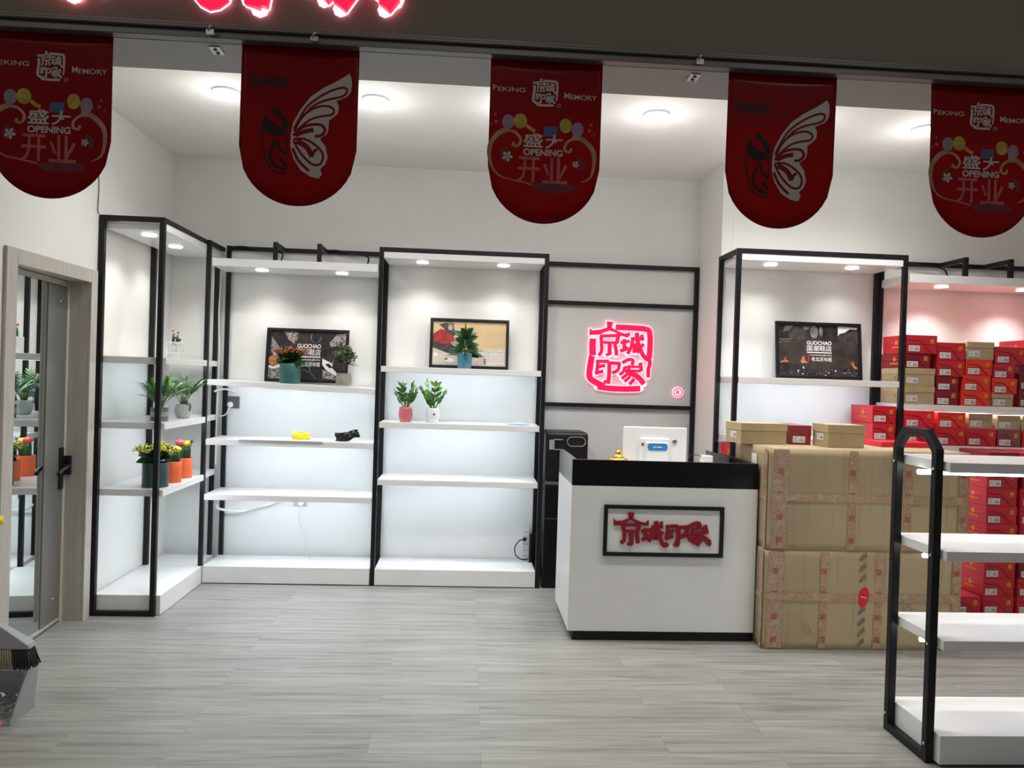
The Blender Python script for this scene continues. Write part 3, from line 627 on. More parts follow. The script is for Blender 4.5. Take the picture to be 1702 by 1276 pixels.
# ================================================================== COUNTER
KX0, KX1, KY0, KY1, KT = .620, 1.716, 4.27, 4.88, 1.046
kc = thing('reception_counter', 'white reception counter with black top band and red lettered plaque', 'counter', (1.17, 4.57, 0))
b = MB(kc.location)
b.box(KX0, KY0, .056, KX1, KY0+.02, .896); b.box(KX0, KY0+.02, .056, KX0+.02, KY1, .896); b.box(KX1-.02, KY0+.02, .056, KX1, KY1, .896); b.box(KX0+.02, KY0+.02, .056, KX1-.02, KY1, .08); b.build('cabinet_body', LAM, kc, bevel=.0015)
b = MB(kc.location); b.box(KX0, KY0, .897, KX1, KY0+.03, KT); b.box(KX1-.03, KY0+.03, .897, KX1, KY1, KT); b.build('top_band', BLKG, kc, bevel=.0015)
b = MB(kc.location); b.box(KX0, KY0+.031, .897, KX0+.03, KY1, KT-.001); b.build('side_band', mat('dark_grey_gloss_laminate', (.14, .145, .155), .2), kc, bevel=.0015)
b = MB(kc.location); b.box(KX0+.031, KY0+.031, .93, KX1-.031, KY1, .955); b.build('worktop', LAM, kc)
b = MB(kc.location); b.box(KX0+.03, KY0+.012, 0, KX1-.012, KY1-.01, .055); b.build('toe_kick', BLACK, kc)
q0, q1 = .809, 1.514; z0, z1 = .497, .792
b = MB(kc.location)
for a in ((q0, z0, q1, z0+.022), (q0, z1-.022, q1, z1), (q0, z0+.022, q0+.022, z1-.022), (q1-.022, z0+.022, q1, z1-.022)): b.box(a[0], KY0-.022, a[1], a[2], KY0-.001, a[3])
pq = b.build('plaque_frame', BLACK, kc, bevel=.003)
b = MB(kc.location); b.box(q0+.022, KY0-.008, z0+.022, q1-.022, KY0-.001, z1-.022); b.build('plaque_board', LAM, pq)
ks = .704/1702*1.0
pf = lambda u, v, h: (q0-.003+(u-0)*.000412, KY0-.0085-h, z1+.004-(v-10)*.000412)
for g in WORD:
    b = MB(kc.location); glyph(b, pf, g, 0, .012); b.build('plaque_letter', LOGOR, pq)
# monitor on the counter
mo = thing('till_monitor', 'back of a white till monitor with blue sticker on the black topped counter', 'monitor', (1.215, 4.72, .956))
b = MB(mo.location); p0 = atY(1036, 707, 4.74); p1 = atY(1141, 712, 4.74)
b.box(p0.x, 4.72, .985, p1.x, 4.745, 1.218); sh = b.build('screen_housing', WHITE, mo, bevel=.008, seg=3)
b = MB(mo.location); b.box(1.108, 4.685, .985, 1.300, 4.7195, 1.150); b.build('rear_cover', WHITE, mo, bevel=.010, seg=3)
b = MB(mo.location); b.box(1.142, 4.655, .957, 1.283, 4.684, 1.125); b.box(1.12, 4.62, .9565, 1.30, 4.76, .966); b.build('stand', WHITE, mo, bevel=.006)
b = MB(mo.location); fq = lambda u, v, h: (1.2125+u, 4.6545-h, 1.096-v)
rr = [(math.copysign(.048, math.cos(a))+math.cos(a)*.016, math.sin(a)*.0235) for a in [PI*i/12+.01 for i in range(24)]]
b.poly(fq, rr, 0, .0015, 0); b.poly(fq, [(-.028, -.003), (-.010, -.003), (-.010, .003), (-.028, .003)], .0016, None, 1); b.poly(fq, [(-.006, -.003), (.028, -.003), (.028, .003), (-.006, .003)], .0016, None, 1); b.build('blue_sticker', [BLUEL, LABELW], mo)
b = MB(mo.location); b.lathe([(.012, 0), (.016, 0), (.016, .003), (.012, .003)], (0, 0, 0), 20); rgx = b.build('round_badge', SILV, mo)
rgx.data.transform(Matrix.Translation(Vector((1.338, 4.7185, 1.128))-mo.location)@Matrix.Rotation(PI/2, 4, 'X')@Matrix.Translation(mo.location))
b = MB(mo.location); b.box(1.116, 4.683, 1.10, 1.131, 4.6848, 1.118); b.build('port', DGREY, mo)
# gold ornament
g_ = thing('gold_ornament', 'small polished gold ornament with a knob on top, on the counter', 'ornament', (.953, 4.60, .956))
b = MB(); b.lathe([(.055, 0), (.058, .006), (.057, .05), (.06, .054), (.060, .066), (.045, .074), (.024, .088), (.018, .10), (.021, .106), (.020, .116), (.012, .118), (.010, .123), (.001, .124)], n=28); b.build('ornament_body', GOLDM, g_)
wb = thing('white_adapter', 'little white adapter block at the carton end of the counter', 'adapter', (1.53, 4.66, .956))
b = MB(); b.box(-.034, -.03, 0, .034, .03, .095); b.build('adapter_body', WHITE, wb, bevel=.004)
b = MB(); b.tube(smooth3([(-.035, 0, .088), (-.07, .01, .097), (-.10, .0, .094), (-.12, -.01, .07)]), .003, 6); b.build('adapter_cord', BLKP, wb)
df = thing('dark_folder', 'dark folder leaning at the end of the counter beside the cartons', 'folder', (1.62, 4.72, .956))
b = MB(); b.add([(-.055, -.06, 0), (.06, -.06, 0), (.06, .05, 0), (-.055, .05, 0), (-.06, -.06, .12), (.06, -.06, .085), (.06, .05, .085), (-.06, .05, .12)], [(0, 3, 2, 1), (4, 5, 6, 7), (0, 1, 5, 4), (1, 2, 6, 5), (2, 3, 7, 6), (3, 0, 4, 7)]); b.build('folder_cover', DGREY, df, bevel=.002)
# black machine between rack and counter
wm = thing('drink_machine', 'tall black machine with rounded top standing between rack and counter', 'machine', (.735, 5.46, 0))
b = MB(wm.location); b.box(.575, 5.33, .77, .885, 5.62, 1.128); b.build('upper_body', BLKP, wm, bevel=.03, seg=4)
b = MB(wm.location); b.box(.58, 5.335, .0, .88, 5.62, .745); b.build('lower_body', BLKG, wm, bevel=.006)
b = MB(wm.location); b.box(.577, 5.332, .747, .883, 5.62, .769); b.build('band', DGREY, wm)
fm = lambda u, v, h: (.575+u, 5.33-h, 1.128-v)
b = MB(wm.location); b.ribbon(fm, [(.145+.062*math.copysign(1, math.cos(a))*.5+.035*math.cos(a)+.075, .067+.033*math.sin(a)) for a in [PI*i/14+.01 for i in range(29)]], .006, .001, .008); b.build('button_ring', SILV, wm)
b = MB(wm.location); b.box(.635, 5.318, 1.07, .695, 5.329, 1.076); b.box(.632, 5.318, .998, .695, 5.329, 1.004); b.box(.632, 5.319, 1.0, .637, 5.329, 1.074); b.box(.60, 5.325, 1.0, .632, 5.3295, 1.07); b.build('outlet_bracket', GREY, wm)
b = MB(wm.location); b.box(.582, 5.331, .50, .878, 5.3345, .503); b.box(.76, 5.331, .672, .80, 5.3345, .682); b.build('front_seam', DGREY, wm)
# power strip beside rack C
st = thing('power_strip', 'white power strip with black plug upright in the framed rack corner', 'power strip', (.478, 5.655, .123))
b = MB(); b.box(-.028, -.018, 0, .028, .018, .25); b.build('strip_body', WHITE, st, bevel=.004)
b = MB()
for k in range(5):
    for dx in (-.01, .01): b.box(dx-.003, -.0192, .03+k*.045, dx+.003, -.0182, .04+k*.045)
b.build('outlets', INK, st)
b = MB(); b.lathe([(.014, 0), (.014, .022), (.008, .03)], n=12); pl = b.build('plug', BLKP, st); pl.rotation_euler = (PI/2, 0, 0); pl.location = (-.01, -.019, .165)
b = MB(); b.tube(smooth3([(-.012, -.05, .165), (-.05, -.06, .16), (-.082, -.06, .11), (-.075, -.06, .05), (-.03, -.055, .018), (.02, -.05, .02)]), .0045, 7); b.build('plug_cord', BLKP, st)
ad = thing('black_adapter', 'black adapter standing against the post beside the power strip', 'adapter', (.515, 5.60, .123))
b = MB(); b.box(-.012, -.02, 0, .009, .02, .21); b.build('adapter_body', BLKP, ad, bevel=.003)

# ================================================================== CARTONS
def carton(label, x0, x1, y0, y1, z0, z1, tapes, hz, rz=0):
    t = thing('cardboard_carton', label, 'carton', ((x0+x1)/2, (y0+y1)/2, z0), group='big taped cartons')
    L, D, H = x1-x0, y1-y0, z1-z0
    b = MB(); n = 14
    # slightly bulging faces
    vs = []; fs = []
    def face(fn):
        k = len(vs)
        for j in range(n+1):
            for i in range(n+1):
                u, v = i/n, j/n; bl = math.sin(PI*u)*math.sin(PI*v); vs.append(fn(u, v, bl))
        for j in range(n):
            for i in range(n): a = k+j*(n+1)+i; fs.append((a, a+1, a+n+2, a+n+1))
    face(lambda u, v, q: (-L/2+u*L, -D/2-.003*q+.0015*math.sin(9*u)*q, v*H)); face(lambda u, v, q: (L/2-u*L, D/2, v*H))
    face(lambda u, v, q: (-L/2-.006*q, D/2-u*D, v*H)); face(lambda u, v, q: (L/2+.004*q, -D/2+u*D, v*H))
    face(lambda u, v, q: (-L/2+u*L, -D/2+v*D, H)); face(lambda u, v, q: (-L/2+u*L, D/2-v*D, 0))
    b.add(vs, fs, 0, True); o = b.build('carton_body', CARTON, t, weld=1e-4)
    fn = lambda u, v, h: (u-(x0+x1)/2, -D/2-.0058-h, v-z0)
    for x, a, c, w_, m_ in tapes:
        b = MB(); b.poly(fn, [(x-w_/2, a), (x+w_/2, a), (x+w_/2+.002, c), (x-w_/2+.002, c)], 0, .0006); b.build('packing_tape', m_, t)
        # red square stamps printed on the tape
        b = MB(); k = 0
        while a+.03+k*.13 < c-.03:
            zz = a+.05+k*.13; b.poly(fn, [(x-.017, zz-.017), (x+.017, zz-.017), (x+.017, zz+.017), (x-.017, zz+.017)], .0007, .0009); k += 1
        b.build('tape_stamp', mat('tape_red_print', (.33, .10, .065), .4, var=.75, vscale=120), t)
    b = MB(); b.poly(fn, [(x0+.01, hz-.022), (x1-.01, hz-.026), (x1-.01, hz+.022), (x0+.01, hz+.024)], .0012, .0018); b.build('packing_tape', TAPE, t)
    b = MB(); ln = lambda u, v, h: (-L/2-.0065-h, D/2-u, v-z0)   # tape wrapping round the left side
    b.poly(ln, [(.02, hz-.024), (D-.004, hz-.024), (D-.004, hz+.024), (.02, hz+.024)], 0, .0006); b.poly(ln, [(D-.05, z0+.005), (D-.005, z0+.005), (D-.005, z1-.005), (D-.05, z1-.005)], .0008, .0012); b.build('packing_tape', CTAPE, t)
    return t, fn
c1, fn1 = carton('big taped cardboard carton on the floor beside the counter, with red oval sticker', 1.728, 2.90, 4.165, 4.70, 0, .568,
    [(1.79, .01, .56, .09, CTAPE), (2.075, .01, .56, .045, TAPE), (2.40, .01, .56, .05, TAPE), (2.865, .01, .56, .05, CTAPE)], .303)
c2, fn2 = carton('big taped cardboard carton stacked on the carton with the red sticker', 1.733, 2.925, 4.163, 4.70, .57, 1.150,
    [(1.80, .58, 1.145, .09, CTAPE), (2.226, .58, 1.145, .048, TAPE), (2.555, .58, 1.145, .05, TAPE), (2.885, .58, 1.145, .05, CTAPE)], .872)
b = MB(); b.poly(fn1, [(2.312+.030*math.cos(a)+.006*math.sin(a), .306+.058*math.sin(a)) for a in [2*PI*i/28 for i in range(28)]], .003, .004); b.build('oval_sticker', mat('red_sticker', (.62, .01, .02), .35), c1)
b = MB(); b.ribbon(fn1, [(2.295, .31), (2.33, .303)], .004, .0042, .0045); b.build('sticker_ring', LABELW, c1)
b = MB()
for k in range(9):
    z = .02+k*.062
    if not .24 < z < .36: b.ribbon(fn1, [(2.285, z), (2.325, z+.035)], .014, .0002, .0005); b.ribbon(fn1, [(2.29, z+.022), (2.325, z+.05)], .005, .0002, .0005)
b.build('grey_tape_print', mat('grey_carton_print', (.17, .13, .085), .6, var=.4, vscale=200), c1)
b = MB()
for pts in ([(2.52, .26), (2.56, .30), (2.545, .23), (2.58, .26)], [(2.57, .28), (2.60, .24), (2.585, .21), (2.62, .25)], [(2.54, .20), (2.56, .22), (2.55, .19)]): b.ribbon(fn1, pts, .004, .002, .0023)
b.build('pen_scribble', INK, c1)
b = MB()
for pts in ([(1.96, .11), (1.985, .155), (1.975, .10)], [(1.985, .10), (2.0, .14), (2.02, .105), (2.035, .10)]): b.ribbon(fn1, pts, .007, .0005, .0009)
b.build('rub_mark', mat('torn_card', (.45, .34, .22), .8), c1)
b = MB(); b.box(-.602, -.10, .46, -.6015, -.02, .53); b.build('shipping_label', LABELW, c2)

# ================================================================== SHOE BOXES
EMB = {}
def emb_mesh(kind):
    if kind in EMB: return EMB[kind]
    b = MB()
    if kind == 'label':
        b.box(-.038, -.0006, -.019, .038, 0, .019, 0)
        for i in range(12): b.box(.002+i*.0026, -.0009, -.013, .002+i*.0026+(.0016 if i % 3 else .0009), -.0006, .004, 1)
        for i in range(3): b.box(-.032, -.0009, .008-i*.009, -.006-(i % 2)*.006, -.0006, .011-i*.009, 1)
        b.box(.006, -.0009, .009, .03, -.0006, .012, 1)
        o = b.build('price_label', [LABELW, INK])
    elif kind == 'seal':
        fn = lambda u, v, h: ((u-520)*.0000265, -h, -(v-560)*.0000265); glyph(b, fn, SEAL, 0, .0005)
        b.box(-.017, -.0004, -.019, .017, 0, -.0165); o = b.build('emblem', GOLD)
    elif kind == 'side':
        fn = lambda u, v, h: (-h, u, v)
        b.ribbon(fn, [(-.05, 0), (-.018, 0)], .002, 0, .0004); b.ribbon(fn, [(.018, 0), (.05, 0)], .002, 0, .0004)
        b.ribbon(fn, [(0+.011*math.cos(a), .012*math.sin(a)) for a in [PI*i/6 for i in range(13)]], .006, 0, .0004); b.ribbon(fn, [(-.003, -.009), (.003, .009)], .006, 0, .0004)
        for i in range(5): b.poly(fn, [(-.045+i*.02, -.035), (-.034+i*.02, -.035), (-.034+i*.02, -.024), (-.045+i*.02, -.024)], 0, .0004)
        o = b.build('side_emblem', GOLD)
    elif kind == 'kraft':
        fn = lambda u, v, h: (-h, u, v)
        for i in (-1, 1): b.ribbon(fn, [(.008*i-.004, -.012), (.008*i+.003, 0), (.008*i-.002, .012)], .006, 0, .0004)
        o = b.build('side_print', KRAFTD)
    EMB[kind] = o.data; COL.objects.unlink(o); bpy.data.objects.remove(o); return EMB[kind]
for k_ in ('label', 'seal', 'side', 'kraft'): emb_mesh(k_)
def child(name, me, parent, loc, rz=0, sc_=1):
    o = bpy.data.objects.new(name, me); COL.objects.link(o); o.parent = parent; o.location = loc; o.rotation_euler = (0, 0, rz); o.scale = (sc_,)*3; return o
def shoe_box(label, kind, x0, x1, yf, z0, h, dep=.285, rz=0, group='shoe boxes', lab=None, emb=True):
    """end face towards -y, long sides along y"""
    wd = x1-x0; t = thing('shoe_box', label, 'shoe box', ((x0+x1)/2, yf+dep/2, z0), rz, group)
    col = dict(r=RED, o=REDO, b=REDB, m=MAROON, w=WRAP, k=KRAFT)[kind]
    h -= .0012
    if kind == 'k':
        lh = h*.33
        b = MB(); b.box(-wd/2+.002, -dep/2+.002, 0, wd/2-.002, dep/2-.002, h-.002); b.build('box_body', KRAFT, t, bevel=.001)
        b = MB(); b.box(-wd/2, -dep/2, h-lh, wd/2, dep/2, h); b.build('lid', KRAFTL, t, bevel=.001)
        child('price_label', EMB['label'], t, (-wd/2+.052, -dep/2+.0012, h*.33)); child('side_print', EMB['kraft'], t, (-wd/2+.0015, -.03, h*.45))
        return t
    b = MB(); b.box(-wd/2+.0015, -dep/2+.0015, 0, wd/2-.0015, dep/2-.0015, h*.5); b.build('box_body', col, t, bevel=.001)
    b = MB(); b.box(-wd/2, -dep/2, h*.5+.0003, wd/2, dep/2, h); lid = b.build('lid', col, t, bevel=.0012)
    b = MB(); fn = lambda u, v, q: (u, -dep/2-q-.0002, v)
    b.ribbon(fn, [(-wd/2+.004, h*.80), (-wd*.38, h*.70), (-wd*.15, h*.68), (0, h*.6), (wd*.14, h*.36), (wd*.26, h*.12), (wd*.34, h*.05)], .006, 0, .0006); b.build('wave_edge', WAVE, t)
    child('price_label', EMB['label'], t, (-wd/2+(lab if lab else .052), -dep/2-.0009, h*.27), random.uniform(-.02, .02))
    if emb: child('emblem', EMB['seal'], t, (wd/2-.035, -dep/2-.0004, h*.70))
    child('side_emblem', EMB['side'], t, (-wd/2-.0004, -.02, h*.6))
    return t
NM = dict(r='red shoe box', o='orange-red shoe box', b='bright red shoe box', m='maroon shoe box', w='plastic-wrapped maroon shoe box', k='kraft shoe box')
LV = {2: ['bottom', 'top'], 3: ['bottom', 'middle', 'top'], 4: ['bottom', 'second lowest', 'second highest', 'top']}
ORD = ['first', 'second', 'third', 'fourth', 'fifth', 'sixth']
def xw(u, Y, z): # world x seen at pixel column u on plane Y at height z (iterates the row)
    v = 640
    for _ in range(4):
        p = atY(u, v, Y); v += (p.z-z)*F_PX/Y
    return atY(u, v, Y).x
# upper shelf: stacks listed bottom to top as (kind, px left, px right, height, front offset)
EY = 4.80
UP = [[('k', 1503, 1554, .118, 0), ('k', 1504, 1554.5, .122, .001), ('m', 1504, 1547, .098, .004), ('r', 1507, 1558, .122, -.004)],
      [('m', 1555, 1593, .098, .01), ('m', 1556.5, 1594, .093, .008), ('r', 1558.5, 1604, .108, .002), ('r', 1558.5, 1605, .119, 0)],
      [('o', 1600, 1647, .100, 0), ('o', 1601, 1647, .104, .002), ('o', 1606, 1650, .106, 0), ('k', 1607, 1653, .119, .002)],
      [('k', 1649, 1685, .088, .004), ('o', 1650, 1691, .104, 0), ('r', 1651, 1687, .094, .003), ('r', 1655, 1706, .117, 0)],
      [('m', 1693, 1741, .115, .07), ('m', 1694, 1740, .115, .07), ('m', 1708, 1752, .115, .06), ('b', 1710, 1755, .115, .05)]]
for s, col in enumerate(UP):
    z = 1.4145
    for k, (kd, u0, u1, h, off) in enumerate(col):
        x0 = xw(u0, EY+off, z+.05); x1 = xw(u1, EY+off, z+.05)-.002
        shoe_box(f'{NM[kd]}, {LV[4][k]} of the {ORD[s]} stack from the black post, top shoe shelf', kd, x0, x1, EY+off, z, h, group='shoe boxes on the upper shoe shelf')
        z += h
MID = [[('r', 1499, 1547, .116, 0), ('b', 1502, 1553, .113, -.01)], [('r', 1553.5, 1606, .118, 0), ('o', 1559, 1605, .105, .0)], [('r', 1607, 1656, .120, 0), ('k', 1610, 1650, .100, .01)],
       [('w', 1657.5, 1697, .115, .0), ('k', 1658, 1696, .098, .006)], [('r', 1699, 1745, .115, 0), ('k', 1700, 1745, .10, .004)]]
for s, col in enumerate(MID):
    z = 1.1445
    for k, (kd, u0, u1, h, off) in enumerate(col):
        x0 = xw(u0, EY+off, z+.05); x1 = xw(u1, EY+off, z+.05)-.002
        if s == 0: x0 = max(x0, 2.902)
        shoe_box(f'{NM[kd]}, {LV[2][k]} of the {ORD[s]} pair from the black post, second shoe shelf', kd, x0, x1, EY+off, z, h, group='shoe boxes on the second shoe shelf')
        z += h
# pair on the framed rack's second shelf, long side showing
for k in range(2):
    z = 1.1645+k*.116
    x0 = xw(1450, 4.81, z+.05); x1 = xw(1495, 4.81, z+.05)
    shoe_box(f'red shoe box with long side showing, {LV[2][k]} of the pair under the dark poster', 'r', x0, min(x1, 2.855), 4.81, z, .115, dep=.28, group='shoe boxes in the framed rack')
# low shelf of the framed rack behind the counter
for s, (kd, u0, u1, nm) in enumerate((('b', 1200, 1220, 'red shoe box'), ('k', 1222, 1262, 'kraft shoe box'))):
    for k in range(3):
        z = .7585+k*.117
        x0 = xw(u0, 4.82, 1.05); x1 = xw(u1, 4.82, 1.05); x0 = max(x0, 1.865)
        shoe_box(f'{nm}, {LV[3][k]} of the low shelf stack behind the counter, {"by the post" if s == 0 else "by the cartons"}', kd, x0 if s else 1.775, x1 if s else 1.86, 4.82, z, .116, dep=.28, group='shoe boxes behind the counter')
# floor stacks in front of the shoe rack, beyond the cartons
FY = 4.49
XA0 = xw(1637, FY, .5); XA1 = xw(1689, FY, .5); wdt = XA1-XA0
LVL = ['floor level', 'second from the floor', 'third from the floor', 'fourth from the floor', 'fifth from the floor', 'sixth from the floor', 'seventh from the floor', 'third from the top', 'second from the top', 'topmost']
for s in range(2):
    for k in range(10):
        dx = random.uniform(-.006, .006); kd = 'rrrmr'[k % 5] if s else 'rrrrm'[k % 5]
        dx = dx if s == 0 else abs(dx)+.004
        shoe_box(f'{NM[kd]}, {LVL[k]} in the tall floor stack {"nearest" if s == 0 else "farther from"} the cartons', kd, XA0+s*(wdt+.014)+dx, XA0+s*(wdt+.014)+wdt-.003+dx, FY+random.uniform(-.004, .004), .0005+k*.1135, .1133, group='shoe boxes in the floor stacks')
for k in range(2):
    x1 = xw(1628, FY, .17)
    shoe_box(f'red shoe box, {"floor level" if k == 0 else "upper"} of the low pair squeezed between cartons and floor stacks', 'r', x1-.185, x1, FY-.01, .0005+k*.114, .1135, dep=.27, group='shoe boxes in the floor stacks')
# boxes lying on the cartons
def lying_box(label, kind, corner, L, D, H, rz, z0):
    c, s = math.cos(rz), math.sin(rz); cx = corner[0]+c*L/2-s*D/2; cy = corner[1]+s*L/2+c*D/2
    t = thing('shoe_box', label, 'shoe box', (cx, cy, z0), rz, 'shoe boxes on the cartons'); lh = H*.36
    b = MB(); b.box(-L/2+.003, -D/2+.003, 0, L/2-.003, D/2-.003, H-.003); b.build('box_body', KRAFT, t, bevel=.0015)
    b = MB(); b.box(-L/2, -D/2, H-lh, L/2, D/2, H); b.build('lid', KRAFTL, t, bevel=.0015)
    l = child('price_label', EMB['label'], t, (-L/2+.002, 0, H*.42), -PI/2); return t
lying_box('kraft shoe box with white end label, lying nearest the counter on top of the cartons', 'k', (1.652, 4.40), .305, .20, .125, .13, 1.1515)
lying_box('plain kraft shoe box sitting askew on the cartons, in front of the red boxes', 'k', (2.145, 4.31), .235, .185, .135, .05, 1.1515)
t = shoe_box('dark red shoe box lying between the two kraft boxes on top of the cartons', 'm', 1.985, 2.115, 4.46, 1.1515, .118, dep=.28, group='shoe boxes on the cartons', emb=False)
t = thing('shallow_box', 'shallow bright red box lying flat on the back of the cartons', 'box', (2.72, 4.56, 1.1515), .06)
b = MB(); b.box(-.17, -.10, 0, .17, .10, .03); b.build('box_shell', REDB, t, bevel=.0015)

# ================================================================== ISLAND SHELF
isl = thing('island_shelf', 'white island display shelf with black tubular end frame and lit tubes', 'display shelf', (2.5, 3.05, 0))
def end_frame(x, nm='end_frame'):
    b = MB(isl.location); y0, y1, t_ = 2.897, 3.205, .033; z = 1.268; a0, a1, zt = 2.972, 3.135, 1.347
    outer = [(y0, 0), (y1, 0), (y1, z), (a1, zt), (a0, zt), (y0, z)]
    inner = [(y0+t_, t_), (y1-t_, t_), (y1-t_, z-.014), (a1-.014, zt-t_), (a0+.014, zt-t_), (y0+t_, z-.014)]
    vs = [(x, p[0], p[1]) for p in outer+inner] + [(x+t_, p[0], p[1]) for p in outer+inner]; fs = []
    for i in range(6):
        j = (i+1) % 6; fs += [(i, j, 6+j, 6+i), (12+i, 18+i, 18+j, 12+j), (i, 12+i, 12+j, j), (6+i, 6+j, 18+j, 18+i)]
    b.add(vs, fs); return b.build(nm, BLACK, isl, bevel=.003)
end_frame(1.893); end_frame(3.10)
for z in (1.221, .866, .509):
    b = MB(isl.location); x0, x1, yf, yb = 1.928, 3.098, 2.862, 3.235
    b.box(x0, yf, z-.04, x1, yb, z); s = b.build('shelf', LAM, isl, bevel=.0015)
    c = MB(isl.location); xs_ = x0-.012 if z > 1.2 else x0+.022; c.tube([(xs_, 3.05, z-.060), (x1-.02, 3.05, z-.060)], .011 if z > 1.2 else .009, 10); c.build('led_tube', LEDB, s)
b = MB(isl.location); b.box(1.928, 2.862, .012, 3.098, 3.235, .128); b.build('plinth', LAM, isl, bevel=.002)
b = MB(isl.location); b.box(1.94, 2.88, 0, 3.09, 3.22, .0115); b.build('plinth_foot', BLACK, isl)
for y, z in ((2.9115, .075), (3.19, .075), (2.9115, 1.19), (3.19, 1.19), (2.9115, .48), (2.9115, .84)):
    b = MB(isl.location); b.lathe([(.006, 0), (.006, .003), (.002, .004)], (0, 0, 0), 10); s = b.build('bolt', CHROME, isl)
    s.data.transform(Matrix.Translation(Vector((1.893, y, z))-isl.location)@Matrix.Rotation(-PI/2, 4, 'Y')@Matrix.Translation(isl.location))

# ================================================================== POSTERS
def poster(label, p_tl, p_br, ybase, lean, art):
    wd = p_br[0]-p_tl[0]; ht = p_tl[1]-p_br[1]
    t = thing('framed_poster', label, 'poster', ((p_tl[0]+p_br[0])/2, ybase, p_br[1]), rot=(lean, 0, 0), group='framed posters')
    fr = .022; b = MB()
    for a in ((-wd/2, 0, wd/2, fr), (-wd/2, ht-fr, wd/2, ht), (-wd/2, fr, -wd/2+fr, ht-fr), (wd/2-fr, fr, wd/2, ht-fr)): b.box(a[0], -.018, a[1], a[2], 0, a[3])
    b.build('frame', BLACK, t, bevel=.003)
    b = MB(); b.box(-wd/2+fr, -.006, fr, wd/2-fr, -.001, ht-fr)
    mats = [POSD, POSW, POSG, POSB, POSO, POSBEI, POSFLR, POSRED, POSBRN, POSSKIN, POSGRY]
    iw, ih = wd-2*fr, ht-2*fr
    fn = lambda u, v, h: (-iw/2+u*iw, -.0062-h, fr+ih-v*ih)    # u,v in 0..1 across the print
    art(b, fn, iw/ih); b.build('print', mats, t)
    return t
def ptext(b, fn, x0, y0, x1, y1, m=1, light=False):
    H = y1-y0; X = lambda f: x0+(x1-x0)*f
    b.text(fn, 'GUOCHAO', (x0, y0, x1, y0+H*.19), .0012, m, .02); b.text(fn, '国潮鞋店', (x0, y0+H*.22, x1, y0+H*.50), .0012, m, .009)
    b.poly(fn, [(x0, y0+H*.545), (x1, y0+H*.545), (x1, y0+H*.595), (x0, y0+H*.595)], .0012, None, m)
    b.text(fn, 'LaoBeiJingBuXie', (X(.16), y0+H*.65, x1, y0+H*.755), .0012, m, 0); b.text(fn, '老北京布鞋', (X(.17), y0+H*.79, x1, y1), .0012, m, .007)
    b.poly(fn, [(X(.05), y0+H*.64), (X(.11), y0+H*.64), (X(.11), y1), (X(.05), y1)], .0012, None, 7)
def E_(cx, cy, rx, ry, n=20, a0=0): return [(cx+rx*math.cos(a0+2*PI*i/n), cy+ry*math.sin(a0+2*PI*i/n)) for i in range(n)]
def art1(b, fn, ar):
    b.poly(fn, [(0, 0), (1, 0), (1, 1), (0, 1)], 0, None, 0)
    b.poly(fn, [(.18, 0), (.37, 0), (.36, .16), (.32, .26), (.25, .18)], .0004, None, 2); b.poly(fn, [(.03, .12), (.14, .36), (.18, .55), (.05, .50), (.02, .4)], .0004, None, 2)
    b.poly(fn, [(.0, .72), (.16, .70), (.18, 1), (0, 1)], .0004, None, 2); b.poly(fn, [(.88, .03), (1, 0), (1, .25), (.8, .3), (.78, .22)], .0004, None, 2); b.poly(fn, [(.7, .78), (.86, .86), (.88, 1), (.72, .96)], .0004, None, 2)
    b.poly(fn, E_(.08, .62, .09, .11), .0006, None, 4); b.ribbon(fn, [(.0, .74), (.08, .77), (.18, .68)], .04, .0008, None, 1)
    b.poly(fn, [(.70, .55), (.84, .66), (.83, .74), (.92, .88), (.90, .92), (.76, .80), (.70, .68)], .0006, None, 1); b.ribbon(fn, [(.76, .66), (.82, .74)], .05, .0008, None, 0)
    for pts in ([(.55, .03), (.54, .14), (.58, .22), (.64, .20), (.67, .1)], [(.42, .98), (.43, .82), (.48, .80), (.53, .86)], [(.53, .70), (.55, .84), (.62, .98)]): b.ribbon(fn, pts, .012, .0006, None, 10)
    b.poly(fn, [(.35, .05), (.5, .08), (.52, .28), (.36, .26)], .0002, None, 3)
    ptext(b, fn, .365, .255, .672, .73)
def art2(b, fn, ar):
    b.poly(fn, [(0, 0), (1, 0), (1, .66), (0, .62)], 0, None, 5); b.poly(fn, [(0, .60), (.3, .70), (1, .62), (1, 1), (0, 1)], .0002, None, 6)
    b.poly(fn, [(0, .42), (.12, .46), (.25, .5), (.32, .60), (.30, .74), (.2, .72), (.0, .60)], .0006, None, 8)
    b.poly(fn, [(.0, .30), (.10, .18), (.2, .20), (.28, .34), (.31, .47), (.14, .52), (0, .45)], .0008, None, 7)
    b.poly(fn, [(.08, .08), (.2, .02), (.28, .10), (.31, .3), (.27, .36), (.20, .25), (.14, .16)], .0010, None, 8); b.poly(fn, E_(.235, .14, .035, .065), .0012, None, 9)
    b.poly(fn, [(.17, .02), (.22, .0), (.29, .04), (.28, .10), (.2, .06)], .0013, None, 10)
    b.poly(fn, E_(.04, .76, .035, .04), .0006, None, 1); b.poly(fn, E_(.24, .88, .06, .05), .0006, None, 1); b.poly(fn, E_(.19, .86, .02, .02), .0008, None, 8)
    ptext(b, fn, .69, .60, .985, .965)
